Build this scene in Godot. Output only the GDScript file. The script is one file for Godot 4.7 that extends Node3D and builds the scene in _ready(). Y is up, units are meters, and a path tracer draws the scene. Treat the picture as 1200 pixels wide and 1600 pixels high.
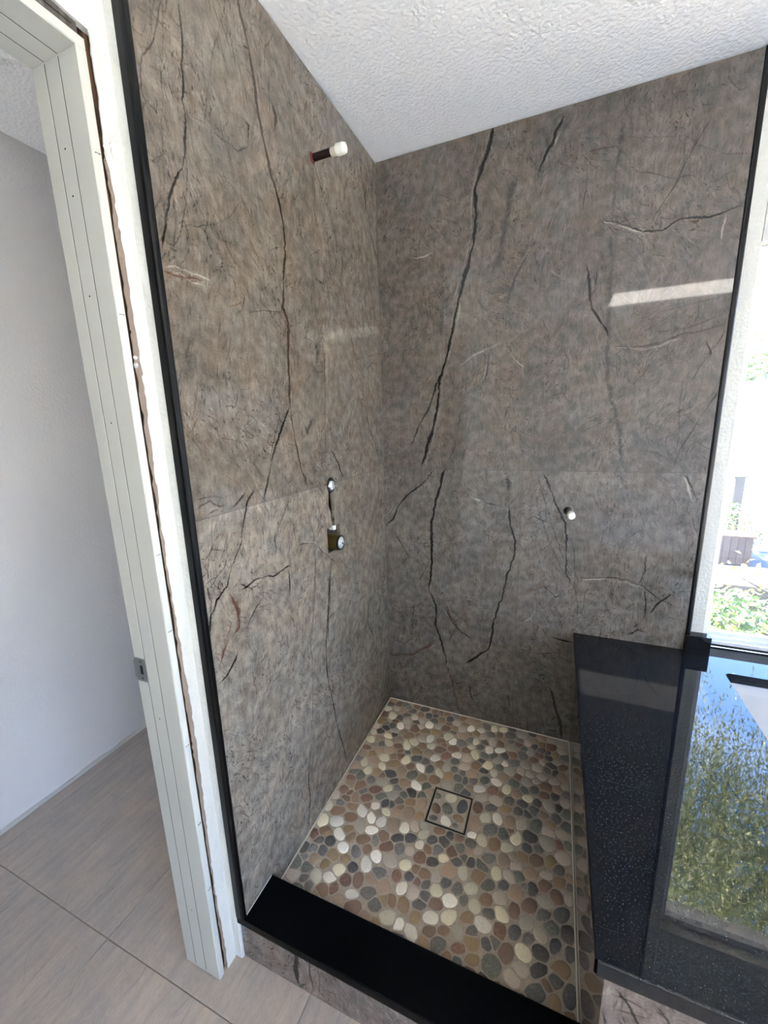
extends Node3D
# A half-finished walk-in shower: marble-look porcelain on two walls, a pebble floor, a black granite kerb and tub deck,
# a stripped door frame on the left and a window over the tub on the right. Units are metres; the back left corner of
# the shower floor is the origin, x runs along the back wall, z comes towards the viewer.

const CEIL := 2.4255       # ceiling of the bathroom
const LOW := -0.0977       # room floor, below the shower floor
const SEAM := 1.202        # horizontal joint of the wall tiles
const DECK := 0.527        # top of the tub deck
const KERB := 0.0647       # top of the shower kerb
const JOINT := 0.002

# veins of the left wall: width in mm, tone, strength, then z, y, z, y ...
const VEINS_LEFT := [
	[3.5,"K",0.8,0.969,2.225,0.970,2.189,0.972,2.151,0.980,2.112,0.981,2.086,0.987,2.048,0.980,2.029,0.986,1.991,0.995,1.955,1.006,1.926,1.031,1.891,1.051,1.847,1.065,1.810,1.072,1.780,1.084,1.752],
	[1.6,"K",0.55,0.993,1.948,0.997,1.906,1.008,1.861,1.023,1.823,1.034,1.790,1.051,1.764,1.067,1.762],
	[8.5,"B",0.72,0.785,2.362,0.781,2.340,0.764,2.300,0.754,2.258,0.742,2.202,0.739,2.161,0.725,2.111,0.710,2.059,0.691,2.021,0.677,1.984,0.667,1.945,0.666,1.895,0.674,1.836,0.688,1.775,0.701,1.731,0.679,1.694,0.692,1.595],
	[2,"K",0.65,1.012,2.193,1.030,2.143,1.046,2.101,1.069,2.068,1.079,2.035,1.084,2.001],
	[3,"K",0.4,1.079,1.997,1.066,1.991,1.053,1.988,1.047,2.005,1.057,2.007],
	[1.5,"K",0.35,1.009,2.195,1.041,1.998,1.056,1.860],
	[1.5,"K",0.35,1.059,2.158,1.016,2.152,0.975,2.156],
	[1.8,"B",0.4,0.832,2.307,0.880,2.205,0.915,2.099,0.932,2.028],
	[1.5,"B",0.3,0.921,2.253,0.923,2.203,0.920,2.186],
	[1.4,"B",0.3,0.980,2.029,0.962,2.028,0.932,2.028],
	[2.2,"B",0.5,0.650,2.392,0.690,2.332,0.700,2.288,0.692,2.256,0.690,2.199,0.683,2.153],
	[14,"B",0.22,0.759,2.196,0.746,2.176,0.769,2.126,0.788,2.078],
	[10,"B",0.22,0.686,2.230,0.667,2.202,0.684,2.142],
	[2.5,"K",0.45,0.905,2.038,0.864,2.043,0.832,2.042,0.793,2.071,0.778,2.121,0.801,2.122],
	[2.2,"K",0.55,0.501,2.193,0.477,2.181,0.432,2.116,0.386,2.084,0.357,2.000,0.335,1.902,0.296,1.785,0.254,1.651],
	[1.8,"K",0.45,0.534,2.119,0.503,2.074,0.479,2.003],
	[5.5,"K",0.55,0.197,2.420,0.156,2.379,0.126,2.292,0.093,2.208,0.047,2.122,0.018,2.066],
	[2.5,"W",0.5,0.172,2.398,0.138,2.309,0.106,2.226,0.064,2.133,0.029,2.071],
	[2,"K",0.4,0.068,2.379,0.023,2.276],
	[3,"W",0.65,1.083,1.713,1.055,1.724,1.027,1.723,0.992,1.725,0.954,1.722],
	[3,"R",0.75,1.086,1.708,1.063,1.707,1.041,1.709,1.011,1.715,0.980,1.717],
	[3,"W",0.55,1.082,1.703,1.045,1.716,1.025,1.705,0.981,1.712],
	[2.5,"R",0.6,1.061,1.720,1.040,1.716,1.025,1.705,0.999,1.714],
	[2,"K",0.5,0.866,1.734,0.853,1.717,0.869,1.688,0.890,1.673],
	[2.5,"R",0.45,0.919,1.681,0.883,1.694,0.858,1.708],
	[2,"K",0.5,0.841,1.686,0.796,1.698,0.748,1.709,0.703,1.716],
	[3,"R",0.35,0.874,1.681,0.866,1.652,0.874,1.625],
	[1.6,"K",0.4,1.042,1.671,1.028,1.648,1.041,1.636],
	[1.6,"K",0.4,0.995,1.821,0.928,1.851,0.873,1.890,0.837,1.933],
	[16,"D",0.16,0.538,1.889,0.523,1.804,0.510,1.687,0.504,1.619],
	[12,"D",0.14,0.603,2.351,0.583,2.271,0.533,2.222],
	[9,"D",0.14,0.427,2.042,0.412,1.914],
	[8,"B",0.75,0.690,1.699,0.678,1.674,0.691,1.617,0.694,1.533,0.700,1.458],
	[5.5,"K",0.8,0.700,1.458,0.737,1.418,0.766,1.373,0.797,1.318,0.822,1.264,0.849,1.206],
	[5.5,"B",0.8,0.698,1.447,0.686,1.382,0.672,1.326,0.658,1.262,0.626,1.206],
	[2,"K",0.5,0.742,1.452,0.766,1.407,0.802,1.341,0.816,1.309],
	[2.2,"K",0.55,0.313,1.775,0.264,1.693,0.211,1.603,0.176,1.480,0.144,1.381,0.067,1.283,0.041,1.236],
	[1.8,"K",0.5,0.365,1.643,0.276,1.574,0.204,1.479,0.227,1.431],
	[2,"K",0.4,0.261,1.642,0.168,1.669,0.023,1.696],
	[2,"K",0.4,0.174,1.606,0.090,1.655,0.025,1.662],
	[12,"W",0.3,0.467,1.681,0.475,1.551,0.486,1.457,0.482,1.375,0.486,1.278,0.485,1.220],
	[4,"D",0.4,0.484,1.647,0.489,1.550,0.504,1.417,0.513,1.280],
	[4,"K",0.65,0.474,1.319,0.428,1.272,0.391,1.208],
	[16,"D",0.28,0.510,1.699,0.523,1.641,0.544,1.570],
	[10,"D",0.2,0.572,1.436,0.615,1.379,0.633,1.417],
	[3,"R",0.5,0.947,1.321,0.923,1.288,0.914,1.250,0.948,1.219,0.979,1.205],
	[14,"R",0.22,0.980,1.285,0.941,1.270,0.923,1.241],
	[3.5,"K",0.55,0.919,1.240,0.947,1.224,0.985,1.206],
	[3.5,"K",0.4,1.081,1.228,1.038,1.239,1.010,1.219,0.989,1.227],
	[2,"K",0.35,1.075,1.248,1.031,1.249,1.000,1.239,0.958,1.247],
	[2.5,"K",0.45,1.049,1.207,1.030,1.213,1.011,1.211],
	[4,"K",0.75,0.883,1.245,0.911,1.218,0.931,1.184,0.950,1.146,0.954,1.120,0.979,1.084,1.004,1.056,1.019,1.024,1.056,1.002,1.077,0.965,1.084,0.921],
	[2,"K",0.5,1.039,1.198,1.052,1.133,1.071,1.084,1.074,1.050],
	[1.8,"K",0.45,0.737,1.186,0.795,1.125,0.829,1.079,0.860,1.052],
	[1.8,"K",0.5,0.716,1.188,0.727,1.108,0.716,1.021],
	[1.6,"K",0.4,0.664,1.166,0.618,1.054,0.618,0.948,0.641,0.810,0.667,0.702],
	[1.8,"K",0.5,0.545,1.122,0.607,1.044],
	[4,"D",0.5,0.708,1.038,0.622,1.020,0.537,0.947,0.483,0.902],
	[3,"W",0.4,0.696,1.048,0.622,1.024,0.550,0.962],
	[4,"K",0.7,0.517,0.933,0.535,0.842,0.554,0.732,0.572,0.637],
	[2,"K",0.55,0.054,1.154,0.085,1.058,0.143,0.903,0.167,0.749,0.224,0.589,0.276,0.479],
	[1.6,"K",0.4,0.031,1.151,0.055,1.052,0.114,0.895,0.145,0.741],
	[8,"K",0.5,1.037,1.041,1.043,1.033,1.038,1.013],
	[4,"K",0.5,0.974,0.995,0.918,0.999,0.833,0.985,0.753,0.986],
	[3,"K",0.5,0.971,1.011,0.937,0.980,0.887,0.984],
	[6,"D",0.4,0.816,1.106,0.817,1.064,0.827,1.030],
	[5,"D",0.45,0.764,0.983,0.765,0.931,0.775,0.895],
	[3,"K",0.4,0.893,0.939,0.931,0.913,0.957,0.902],
	[3,"W",0.5,0.886,1.202,0.876,1.183,0.854,1.162],
	[2.5,"D",0.35,0.625,1.000,0.622,0.913],
	[10,"R",0.3,1.004,0.985,0.988,0.945,1.001,0.912],
	[9,"R",0.45,1.017,0.925,1.034,0.901],
	[3,"K",0.5,1.000,0.967,0.992,0.924,1.011,0.894],
	[1.8,"K",0.4,1.074,1.085,1.059,1.024],
	[20,"D",0.13,0.412,1.556,0.362,1.452,0.341,1.341],
	[20,"R",0.1,1.095,1.178,1.068,1.123],
	[4,"K",0.7,0.537,0.872,0.554,0.749,0.584,0.631,0.595,0.529,0.584,0.457,0.562,0.385,0.547,0.285,0.501,0.103,0.488,0.038],
	[2,"K",0.5,0.181,0.741,0.233,0.550,0.272,0.505,0.342,0.468],
	[3,"K",0.45,0.233,0.550,0.213,0.507,0.177,0.438],
	[1.8,"K",0.5,0.636,0.884,0.659,0.755,0.681,0.684,0.682,0.617,0.683,0.557,0.700,0.437,0.728,0.298],
	[3.5,"K",0.75,0.728,0.298,0.748,0.232,0.756,0.166,0.752,0.124,0.776,0.025],
	[4,"K",0.65,1.007,0.836,1.027,0.815,1.049,0.797,1.080,0.792],
	[9,"R",0.42,1.011,0.998,0.995,0.949,0.993,0.904,1.020,0.887],
	[9,"R",0.5,1.032,0.887,1.051,0.860,1.071,0.829],
	[3,"K",0.5,1.082,1.050,1.069,1.005,1.079,0.958],
	[2.5,"K",0.4,0.910,0.937,0.951,0.903,0.972,0.881],
	[3,"K",0.4,1.041,1.051,1.024,1.015],
	[4,"K",0.35,0.767,0.956,0.767,0.912,0.776,0.887],
	[2,"K",0.4,0.776,0.560,0.791,0.537],
	[2,"K",0.4,0.967,0.598,0.998,0.579],
]
# veins of the back wall: width in mm, tone, strength, then x, y, x, y ...
const VEINS_BACK := [
	[10,"K",0.75,0.463,2.429,0.447,2.372,0.419,2.307,0.398,2.237,0.404,2.149,0.393,2.062,0.369,1.974,0.337,1.872,0.318,1.776,0.291,1.665,0.263,1.576,0.256,1.483,0.227,1.360,0.180,1.209],
	[3,"W",0.4,0.451,2.432,0.433,2.376,0.404,2.310,0.386,2.239,0.389,2.152,0.378,2.064,0.353,1.976,0.321,1.874],
	[3,"W",0.3,0.351,1.870,0.334,1.775,0.305,1.664,0.278,1.575,0.271,1.482,0.241,1.359,0.196,1.209],
	[6,"K",0.55,0.256,1.577,0.220,1.471,0.167,1.375,0.135,1.304],
	[9,"K",0.7,0.615,2.231,0.644,2.294,0.673,2.355,0.691,2.397],
	[8,"W",0.45,0.685,2.352,0.674,2.326,0.663,2.304],
	[3,"W",0.35,0.631,2.253,0.655,2.301],
	[13,"D",0.55,0.874,2.348,0.870,2.277,0.860,2.166,0.867,2.078],
	[14,"D",0.55,0.857,2.020,0.871,1.947,0.871,1.844,0.879,1.715,0.877,1.626,0.890,1.524,0.912,1.441,0.941,1.346,0.963,1.213],
	[2.5,"K",0.45,0.770,2.254,0.775,2.156,0.771,2.097],
	[3,"B",0.5,0.769,2.273,0.818,2.273,0.866,2.268],
	[4,"K",0.6,0.829,2.056,0.895,2.033,0.955,2.002,1.011,1.997,1.054,2.017,1.133,2.011,1.174,2.017,1.217,2.030],
	[20,"B",0.5,0.879,2.056,0.904,2.041,0.920,2.028],
	[4,"W",0.4,0.829,2.058,0.885,2.035,0.936,2.008,0.994,1.988],
	[8,"B",0.5,1.081,2.007,1.108,2.004,1.100,1.994],
	[7,"K",0.6,0.793,1.929,0.803,1.854,0.819,1.776,0.860,1.717,0.878,1.682],
	[5,"K",0.4,0.825,1.914,0.822,1.840,0.811,1.809],
	[5,"W",0.5,0.804,1.767,0.794,1.752],
	[4,"K",0.5,0.845,1.921,0.841,1.901],
	[2.2,"K",0.55,1.107,2.277,1.069,2.201,1.027,2.111,0.972,2.018],
	[3,"W",0.4,0.896,1.644,0.989,1.630,1.046,1.640,1.100,1.661],
	[2.5,"K",0.5,0.896,1.647,0.988,1.636,1.045,1.646,1.099,1.667,1.171,1.674,1.213,1.688],
	[2,"K",0.4,1.022,1.683,1.115,1.688,1.209,1.718],
	[2.5,"K",0.5,1.215,1.667,1.172,1.580,1.135,1.508],
	[3,"K",0.45,1.219,1.482,1.176,1.386,1.129,1.286,1.117,1.215],
	[2,"K",0.4,1.116,1.466,1.123,1.343,1.121,1.274],
	[3,"K",0.4,1.165,1.642,1.188,1.599,1.182,1.579],
	[2,"K",0.4,1.134,1.767,1.134,1.686],
	[24,"D",0.3,0.553,2.276,0.522,2.189,0.508,2.074,0.493,1.988,0.458,1.926],
	[14,"D",0.3,0.600,2.089,0.591,2.016,0.559,1.955],
	[8,"D",0.45,0.592,1.994,0.549,1.924,0.528,1.835],
	[14,"D",0.25,0.662,2.367,0.634,2.296],
	[20,"D",0.22,0.270,2.071,0.277,1.892,0.270,1.706],
	[4,"W",0.35,0.340,1.616,0.419,1.667,0.508,1.695],
	[4,"W",0.35,0.546,1.656,0.566,1.624,0.603,1.596],
	[3,"W",0.3,0.470,1.687,0.442,1.526],
	[5,"W",0.3,0.140,2.052,0.203,2.054,0.243,2.064],
	[4,"W",0.35,0.674,1.932,0.720,1.892],
	[3,"W",0.25,0.720,2.077,0.703,2.007],
	[4,"W",0.3,0.655,1.875,0.687,1.892],
	[2,"K",0.4,0.884,2.287,1.048,2.246,1.103,2.201,1.155,2.171,1.228,2.158],
	[2,"K",0.4,0.901,2.190,1.033,2.137,1.085,2.135],
	[2,"K",0.4,1.048,2.246,1.051,2.169,1.034,2.128],
	[10,"D",0.3,0.470,1.687,0.460,1.588,0.435,1.526],
	[6,"D",0.4,0.540,1.457,0.536,1.406],
	[5,"D",0.35,0.327,1.546,0.313,1.573,0.305,1.625],
	[5,"D",0.35,0.355,1.452,0.328,1.302,0.293,1.210],
	[2,"K",0.4,0.164,2.270,0.218,2.281],
	[2,"K",0.4,0.257,2.256,0.321,2.220],
	[2,"K",0.35,0.270,2.175,0.335,2.140],
	[5,"K",0.3,0.316,2.155,0.335,2.140],
	[2,"K",0.3,0.138,1.488,0.213,1.471],
	[2,"K",0.4,0.675,1.476,0.743,1.497,0.769,1.447],
	[6,"K",0.35,0.988,1.692,0.993,1.689],
	[5,"W",0.4,1.175,2.007,1.176,1.924],
	[2,"K",0.4,1.045,1.748,1.117,1.759,1.203,1.773],
	[5,"K",0.7,0.235,1.196,0.207,1.156,0.122,1.092,0.062,1.019,0.038,0.961,0.006,0.929],
	[8,"K",0.85,0.288,1.201,0.255,1.097,0.227,0.973,0.231,0.846,0.226,0.700,0.211,0.639],
	[5.5,"K",0.8,0.211,0.639,0.244,0.553,0.244,0.461,0.276,0.373,0.303,0.252],
	[3.5,"K",0.6,0.303,0.252,0.336,0.146,0.359,0.012],
	[18,"K",0.62,0.545,1.195,0.553,1.146,0.554,1.102],
	[16,"B",0.5,0.554,1.108,0.550,1.058],
	[10,"K",0.5,0.544,1.057,0.562,1.045],
	[6,"K",0.8,0.562,1.045,0.569,0.969,0.588,0.905,0.588,0.826,0.560,0.741,0.545,0.642,0.516,0.523,0.493,0.385,0.433,0.327,0.385,0.286],
	[5.5,"K",0.75,0.683,1.197,0.714,1.138,0.745,1.067,0.782,0.996,0.793,0.898,0.795,0.783,0.820,0.734],
	[2.5,"K",0.5,0.807,0.936,0.817,0.875,0.829,0.761,0.850,0.607],
	[2,"K",0.45,0.644,1.197,0.673,1.051,0.726,0.904,0.789,0.782],
	[2,"K",0.4,0.667,1.173,0.733,0.980,0.786,0.834],
	[3,"K",0.45,0.629,0.998,0.663,1.013,0.722,0.986],
	[3,"K",0.4,0.660,1.088,0.715,1.114],
	[4,"W",0.35,0.846,0.764,0.941,0.776,1.013,0.772,1.065,0.759],
	[3,"K",0.5,0.845,0.772,0.941,0.784,1.013,0.783,1.064,0.769,1.117,0.725,1.177,0.697],
	[3.5,"K",0.45,1.054,0.771,1.067,0.840,1.069,0.899],
	[4,"K",0.55,1.167,0.748,1.119,0.701,1.099,0.654],
	[3,"K",0.4,1.075,0.756,1.086,0.683,1.082,0.620],
	[14,"R",0.18,0.618,0.680,0.690,0.704,0.758,0.726],
	[3,"B",0.5,0.616,0.407,0.704,0.399,0.822,0.431],
	[9,"K",0.4,0.748,0.490,0.807,0.479,0.836,0.479],
	[7,"K",0.45,1.032,0.553,1.065,0.585,1.101,0.572],
	[8,"K",0.4,1.049,0.589,1.068,0.605],
	[4,"K",0.4,0.919,0.645,0.952,0.637],
	[4,"W",0.3,0.612,0.525,0.660,0.555,0.694,0.609],
	[3,"K",0.4,0.712,0.720,0.761,0.673,0.815,0.721],
	[2.5,"W",0.35,0.738,0.670,0.794,0.705,0.825,0.742],
	[10,"D",0.55,0.760,0.251,0.791,0.139,0.819,0.071,0.825,0.004],
	[6,"W",0.4,1.148,1.195,1.172,1.142,1.195,1.089],
	[4,"K",0.5,1.159,1.195,1.182,1.143,1.203,1.095],
	[3,"D",0.5,1.194,1.057,1.210,0.992],
	[4,"K",0.45,0.407,0.180,0.415,0.117,0.452,0.062],
	[8,"R",0.3,0.290,0.575,0.347,0.464,0.418,0.416],
	[3,"K",0.5,0.283,0.574,0.333,0.477,0.376,0.439,0.418,0.416],
	[3,"K",0.4,0.347,0.464,0.305,0.379],
	[3,"K",0.4,0.347,0.524,0.403,0.489],
	[10,"R",0.22,0.003,0.253,0.124,0.278,0.247,0.368],
	[3,"B",0.5,0.124,0.278,0.247,0.383],
	[2.5,"K",0.4,0.126,0.409,0.136,0.552],
	[3,"K",0.4,0.044,0.903,0.073,0.861,0.116,0.777],
	[6,"K",0.4,0.043,0.859,0.058,0.853],
	[3,"K",0.35,0.219,0.787,0.159,0.662],
	[2.5,"K",0.4,0.018,0.518,0.096,0.467],
	[2,"K",0.35,0.023,0.691,0.162,0.840],
	[3,"W",0.25,0.342,1.100,0.369,1.035],
	[8,"W",0.18,0.394,1.089,0.458,1.066],
	[10,"D",0.3,0.458,1.066,0.520,1.056],
	[3,"K",0.4,0.586,0.177,0.601,0.103],
	[6,"K",0.4,0.759,0.030,0.809,0.038],
	[4,"K",0.4,0.622,0.598,0.616,0.590],
	[3,"W",0.3,0.697,0.295,0.722,0.286],
	[3,"K",0.35,0.800,0.405,0.847,0.387],
]
# pebbles one can pick out in the shower floor: x, z, half length, half width, turn, tone
const PEBBLES := [
	[0.021,0.082,0.0210,0.0183,2.28,"C"],
	[0.060,0.121,0.0289,0.0209,1.12,"C"],
	[0.120,0.174,0.0273,0.0191,1.36,"W"],
	[0.166,0.095,0.0244,0.0170,1.28,"C"],
	[0.140,0.127,0.0280,0.0207,1.25,"L"],
	[0.247,0.117,0.0265,0.0206,1.34,"W"],
	[0.288,0.116,0.0185,0.0144,1.15,"L"],
	[0.396,0.093,0.0244,0.0195,1.68,"L"],
	[0.436,0.076,0.0269,0.0183,1.53,"W"],
	[0.019,0.254,0.0198,0.0154,1.04,"C"],
	[0.026,0.299,0.0237,0.0212,-2.65,"C"],
	[0.092,0.253,0.0230,0.0156,-2.86,"C"],
	[0.106,0.290,0.0251,0.0180,-2.56,"C"],
	[0.213,0.246,0.0247,0.0212,-2.43,"C"],
	[0.190,0.273,0.0293,0.0182,1.24,"C"],
	[0.274,0.202,0.0258,0.0190,1.82,"W"],
	[0.348,0.159,0.0307,0.0205,2.21,"C"],
	[0.375,0.180,0.0230,0.0184,1.86,"W"],
	[0.292,0.241,0.0237,0.0178,2.37,"C"],
	[0.124,0.373,0.0263,0.0221,2.84,"C"],
	[0.213,0.353,0.0258,0.0202,1.67,"C"],
	[0.326,0.298,0.0239,0.0186,2.61,"W"],
	[0.410,0.251,0.0232,0.0184,2.70,"W"],
	[0.284,0.368,0.0267,0.0179,-2.42,"W"],
	[0.363,0.367,0.0257,0.0160,1.00,"C"],
	[0.382,0.329,0.0240,0.0179,1.46,"L"],
	[0.451,0.300,0.0242,0.0201,2.58,"L"],
	[0.052,0.425,0.0258,0.0170,1.28,"C"],
	[0.083,0.459,0.0226,0.0180,1.47,"C"],
	[0.130,0.418,0.0234,0.0163,1.06,"C"],
	[0.160,0.488,0.0244,0.0191,2.95,"L"],
	[0.194,0.508,0.0219,0.0162,2.67,"C"],
	[0.295,0.456,0.0277,0.0211,-2.52,"W"],
	[0.407,0.412,0.0244,0.0204,3.05,"L"],
	[0.244,0.463,0.0256,0.0235,2.66,"T"],
	[0.181,0.215,0.0305,0.0217,2.25,"B"],
	[0.190,0.166,0.0283,0.0227,1.31,"B"],
	[0.242,0.166,0.0272,0.0183,2.72,"O"],
	[0.289,0.155,0.0290,0.0197,3.03,"O"],
	[0.154,0.294,0.0218,0.0195,3.06,"B"],
	[0.189,0.068,0.0228,0.0184,1.02,"B"],
	[0.228,0.062,0.0247,0.0173,1.24,"D"],
	[0.195,0.022,0.0268,0.0186,2.72,"D"],
	[0.330,0.045,0.0304,0.0184,1.41,"D"],
	[0.098,0.125,0.0223,0.0166,1.23,"D"],
	[0.205,0.312,0.0162,0.0118,2.91,"N"],
	[0.261,0.415,0.0284,0.0215,1.91,"N"],
	[0.467,0.367,0.0205,0.0130,1.36,"D"],
	[0.286,0.495,0.0241,0.0207,-2.64,"D"],
	[0.351,0.405,0.0254,0.0221,2.65,"B"],
	[0.305,0.419,0.0242,0.0203,1.43,"B"],
	[0.215,0.415,0.0318,0.0221,1.24,"T"],
	[0.177,0.442,0.0283,0.0212,3.08,"D"],
	[0.181,0.552,0.0232,0.0189,2.57,"N"],
	[0.150,0.532,0.0285,0.0182,2.81,"R"],
	[0.293,0.333,0.0211,0.0191,0.98,"G"],
	[0.253,0.329,0.0250,0.0209,2.68,"D"],
	[0.333,0.248,0.0300,0.0217,2.65,"B"],
	[0.386,0.222,0.0273,0.0205,2.79,"B"],
	[0.365,0.272,0.0239,0.0211,2.17,"R"],
	[0.408,0.286,0.0214,0.0187,2.21,"N"],
	[0.415,0.328,0.0176,0.0146,1.70,"N"],
	[0.401,0.368,0.0230,0.0191,1.63,"O"],
	[0.242,0.379,0.0219,0.0186,1.67,"B"],
	[0.169,0.391,0.0309,0.0226,2.79,"O"],
	[0.129,0.328,0.0256,0.0208,2.80,"T"],
	[0.139,0.259,0.0243,0.0233,2.77,"T"],
	[0.120,0.454,0.0231,0.0169,1.12,"O"],
	[0.114,0.498,0.0231,0.0176,1.05,"G"],
	[0.480,0.067,0.0196,0.0172,2.20,"W"],
	[0.536,0.037,0.0229,0.0152,1.60,"C"],
	[0.576,0.028,0.0205,0.0161,2.60,"C"],
	[0.661,0.028,0.0279,0.0207,2.08,"L"],
	[0.471,0.146,0.0237,0.0156,1.54,"C"],
	[0.542,0.122,0.0267,0.0182,1.23,"L"],
	[0.458,0.183,0.0195,0.0141,2.57,"C"],
	[0.534,0.172,0.0271,0.0180,1.57,"W"],
	[0.578,0.157,0.0247,0.0175,2.51,"W"],
	[0.623,0.128,0.0259,0.0198,2.15,"L"],
	[0.478,0.221,0.0282,0.0207,1.24,"C"],
	[0.684,0.074,0.0231,0.0163,1.02,"L"],
	[0.699,0.124,0.0268,0.0173,1.77,"L"],
	[0.604,0.226,0.0201,0.0139,1.12,"W"],
	[0.539,0.258,0.0270,0.0201,2.28,"C"],
	[0.569,0.288,0.0210,0.0156,1.43,"C"],
	[0.584,0.327,0.0233,0.0183,-2.76,"W"],
	[0.626,0.346,0.0270,0.0171,1.84,"C"],
	[0.525,0.383,0.0270,0.0176,2.75,"W"],
	[0.541,0.418,0.0247,0.0194,2.56,"L"],
	[0.594,0.411,0.0286,0.0229,-3.04,"L"],
	[0.686,0.202,0.0229,0.0197,2.69,"L"],
	[0.671,0.239,0.0253,0.0172,1.45,"L"],
	[0.732,0.200,0.0231,0.0206,-2.91,"L"],
	[0.695,0.281,0.0262,0.0198,1.60,"L"],
	[0.751,0.237,0.0251,0.0179,2.49,"L"],
	[0.748,0.160,0.0195,0.0113,1.34,"L"],
	[0.803,0.140,0.0217,0.0172,2.82,"L"],
	[0.825,0.037,0.0243,0.0190,2.52,"L"],
	[0.822,0.072,0.0199,0.0175,0.94,"L"],
	[0.835,0.252,0.0219,0.0145,2.01,"L"],
	[0.797,0.244,0.0244,0.0181,2.58,"L"],
	[0.704,0.359,0.0232,0.0187,2.65,"C"],
	[0.780,0.364,0.0270,0.0214,1.50,"L"],
	[0.834,0.331,0.0225,0.0172,1.63,"L"],
	[0.669,0.155,0.0285,0.0226,1.81,"G"],
	[0.715,0.162,0.0227,0.0164,2.22,"B"],
	[0.827,0.164,0.0237,0.0155,2.37,"B"],
	[0.576,0.372,0.0248,0.0211,2.36,"R"],
	[0.639,0.396,0.0224,0.0214,1.97,"G"],
	[0.689,0.391,0.0243,0.0198,-3.11,"D"],
	[0.676,0.427,0.0231,0.0183,2.29,"D"],
	[0.563,0.072,0.0220,0.0145,1.65,"B"],
	[0.608,0.295,0.0254,0.0204,1.40,"T"],
	[0.498,0.355,0.0204,0.0171,2.19,"G"],
	[0.539,0.337,0.0225,0.0178,1.92,"N"],
	[0.495,0.275,0.0263,0.0209,1.77,"B"],
	[0.489,0.326,0.0269,0.0202,2.86,"T"],
	[0.535,0.465,0.0266,0.0190,1.62,"R"],
	[0.581,0.448,0.0240,0.0161,2.57,"G"],
	[0.631,0.434,0.0242,0.0168,2.49,"O"],
	[0.725,0.314,0.0246,0.0175,2.29,"G"],
	[0.762,0.286,0.0290,0.0238,2.94,"B"],
	[0.665,0.355,0.0246,0.0181,1.94,"T"],
	[0.796,0.201,0.0216,0.0136,1.87,"D"],
	[0.609,0.054,0.0292,0.0224,2.14,"G"],
	[0.011,0.609,0.0218,0.0186,-2.56,"L"],
	[0.011,0.659,0.0215,0.0178,1.07,"C"],
	[0.054,0.664,0.0288,0.0203,2.80,"B"],
	[0.022,0.717,0.0271,0.0226,1.14,"C"],
	[0.071,0.702,0.0294,0.0211,2.94,"W"],
	[0.104,0.740,0.0269,0.0190,-2.60,"W"],
	[0.137,0.777,0.0222,0.0190,-2.84,"W"],
	[0.139,0.630,0.0292,0.0201,0.93,"W"],
	[0.178,0.596,0.0225,0.0165,2.93,"W"],
	[0.183,0.644,0.0249,0.0172,1.10,"W"],
	[0.222,0.644,0.0239,0.0189,1.59,"W"],
	[0.223,0.604,0.0207,0.0167,-3.01,"C"],
	[0.202,0.687,0.0245,0.0173,2.81,"W"],
	[0.158,0.690,0.0271,0.0184,-2.38,"L"],
	[0.307,0.636,0.0219,0.0195,1.17,"W"],
	[0.342,0.617,0.0237,0.0183,1.18,"L"],
	[0.378,0.632,0.0234,0.0170,2.18,"C"],
	[0.377,0.674,0.0172,0.0158,2.36,"W"],
	[0.254,0.763,0.0232,0.0181,0.91,"W"],
	[0.233,0.798,0.0274,0.0191,1.06,"W"],
	[0.302,0.758,0.0258,0.0225,-2.62,"L"],
	[0.353,0.753,0.0220,0.0183,2.69,"C"],
	[0.100,0.889,0.0253,0.0190,0.98,"C"],
	[0.142,0.876,0.0238,0.0184,-3.03,"W"],
	[0.158,0.846,0.0239,0.0194,2.91,"C"],
	[0.229,0.893,0.0216,0.0148,2.86,"W"],
	[0.366,0.821,0.0217,0.0173,2.05,"W"],
	[0.403,0.819,0.0243,0.0191,2.02,"L"],
	[0.354,0.909,0.0287,0.0207,2.64,"C"],
	[0.118,0.812,0.0257,0.0196,0.85,"O"],
	[0.163,0.808,0.0193,0.0157,3.01,"O"],
	[0.267,0.639,0.0333,0.0248,1.19,"T"],
	[0.189,0.727,0.0269,0.0186,2.83,"B"],
	[0.230,0.716,0.0239,0.0123,1.14,"G"],
	[0.273,0.720,0.0257,0.0193,2.55,"R"],
	[0.216,0.752,0.0195,0.0156,1.43,"B"],
	[0.184,0.774,0.0235,0.0168,1.01,"G"],
	[0.299,0.681,0.0247,0.0175,2.76,"D"],
	[0.340,0.664,0.0227,0.0186,2.69,"D"],
	[0.316,0.710,0.0237,0.0181,1.24,"G"],
	[0.229,0.850,0.0256,0.0181,1.25,"B"],
	[0.267,0.831,0.0211,0.0201,-2.70,"T"],
	[0.338,0.794,0.0210,0.0170,1.22,"R"],
	[0.192,0.864,0.0219,0.0196,-2.78,"R"],
	[0.275,0.871,0.0257,0.0194,2.84,"G"],
	[0.312,0.839,0.0234,0.0220,1.04,"T"],
	[0.306,0.892,0.0232,0.0199,2.89,"G"],
	[0.349,0.864,0.0214,0.0150,0.97,"B"],
	[0.386,0.862,0.0240,0.0195,0.99,"B"],
	[0.430,0.843,0.0230,0.0155,2.72,"G"],
	[0.428,0.879,0.0191,0.0169,1.47,"O"],
	[0.412,0.645,0.0206,0.0182,2.43,"D"],
	[0.431,0.712,0.0231,0.0168,2.82,"D"],
	[0.390,0.714,0.0236,0.0207,2.55,"R"],
	[0.353,0.706,0.0184,0.0164,2.61,"L"],
	[0.248,0.921,0.0286,0.0198,2.85,"B"],
	[0.198,0.920,0.0204,0.0171,3.11,"T"],
	[0.051,0.748,0.0259,0.0193,2.99,"B"],
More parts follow.
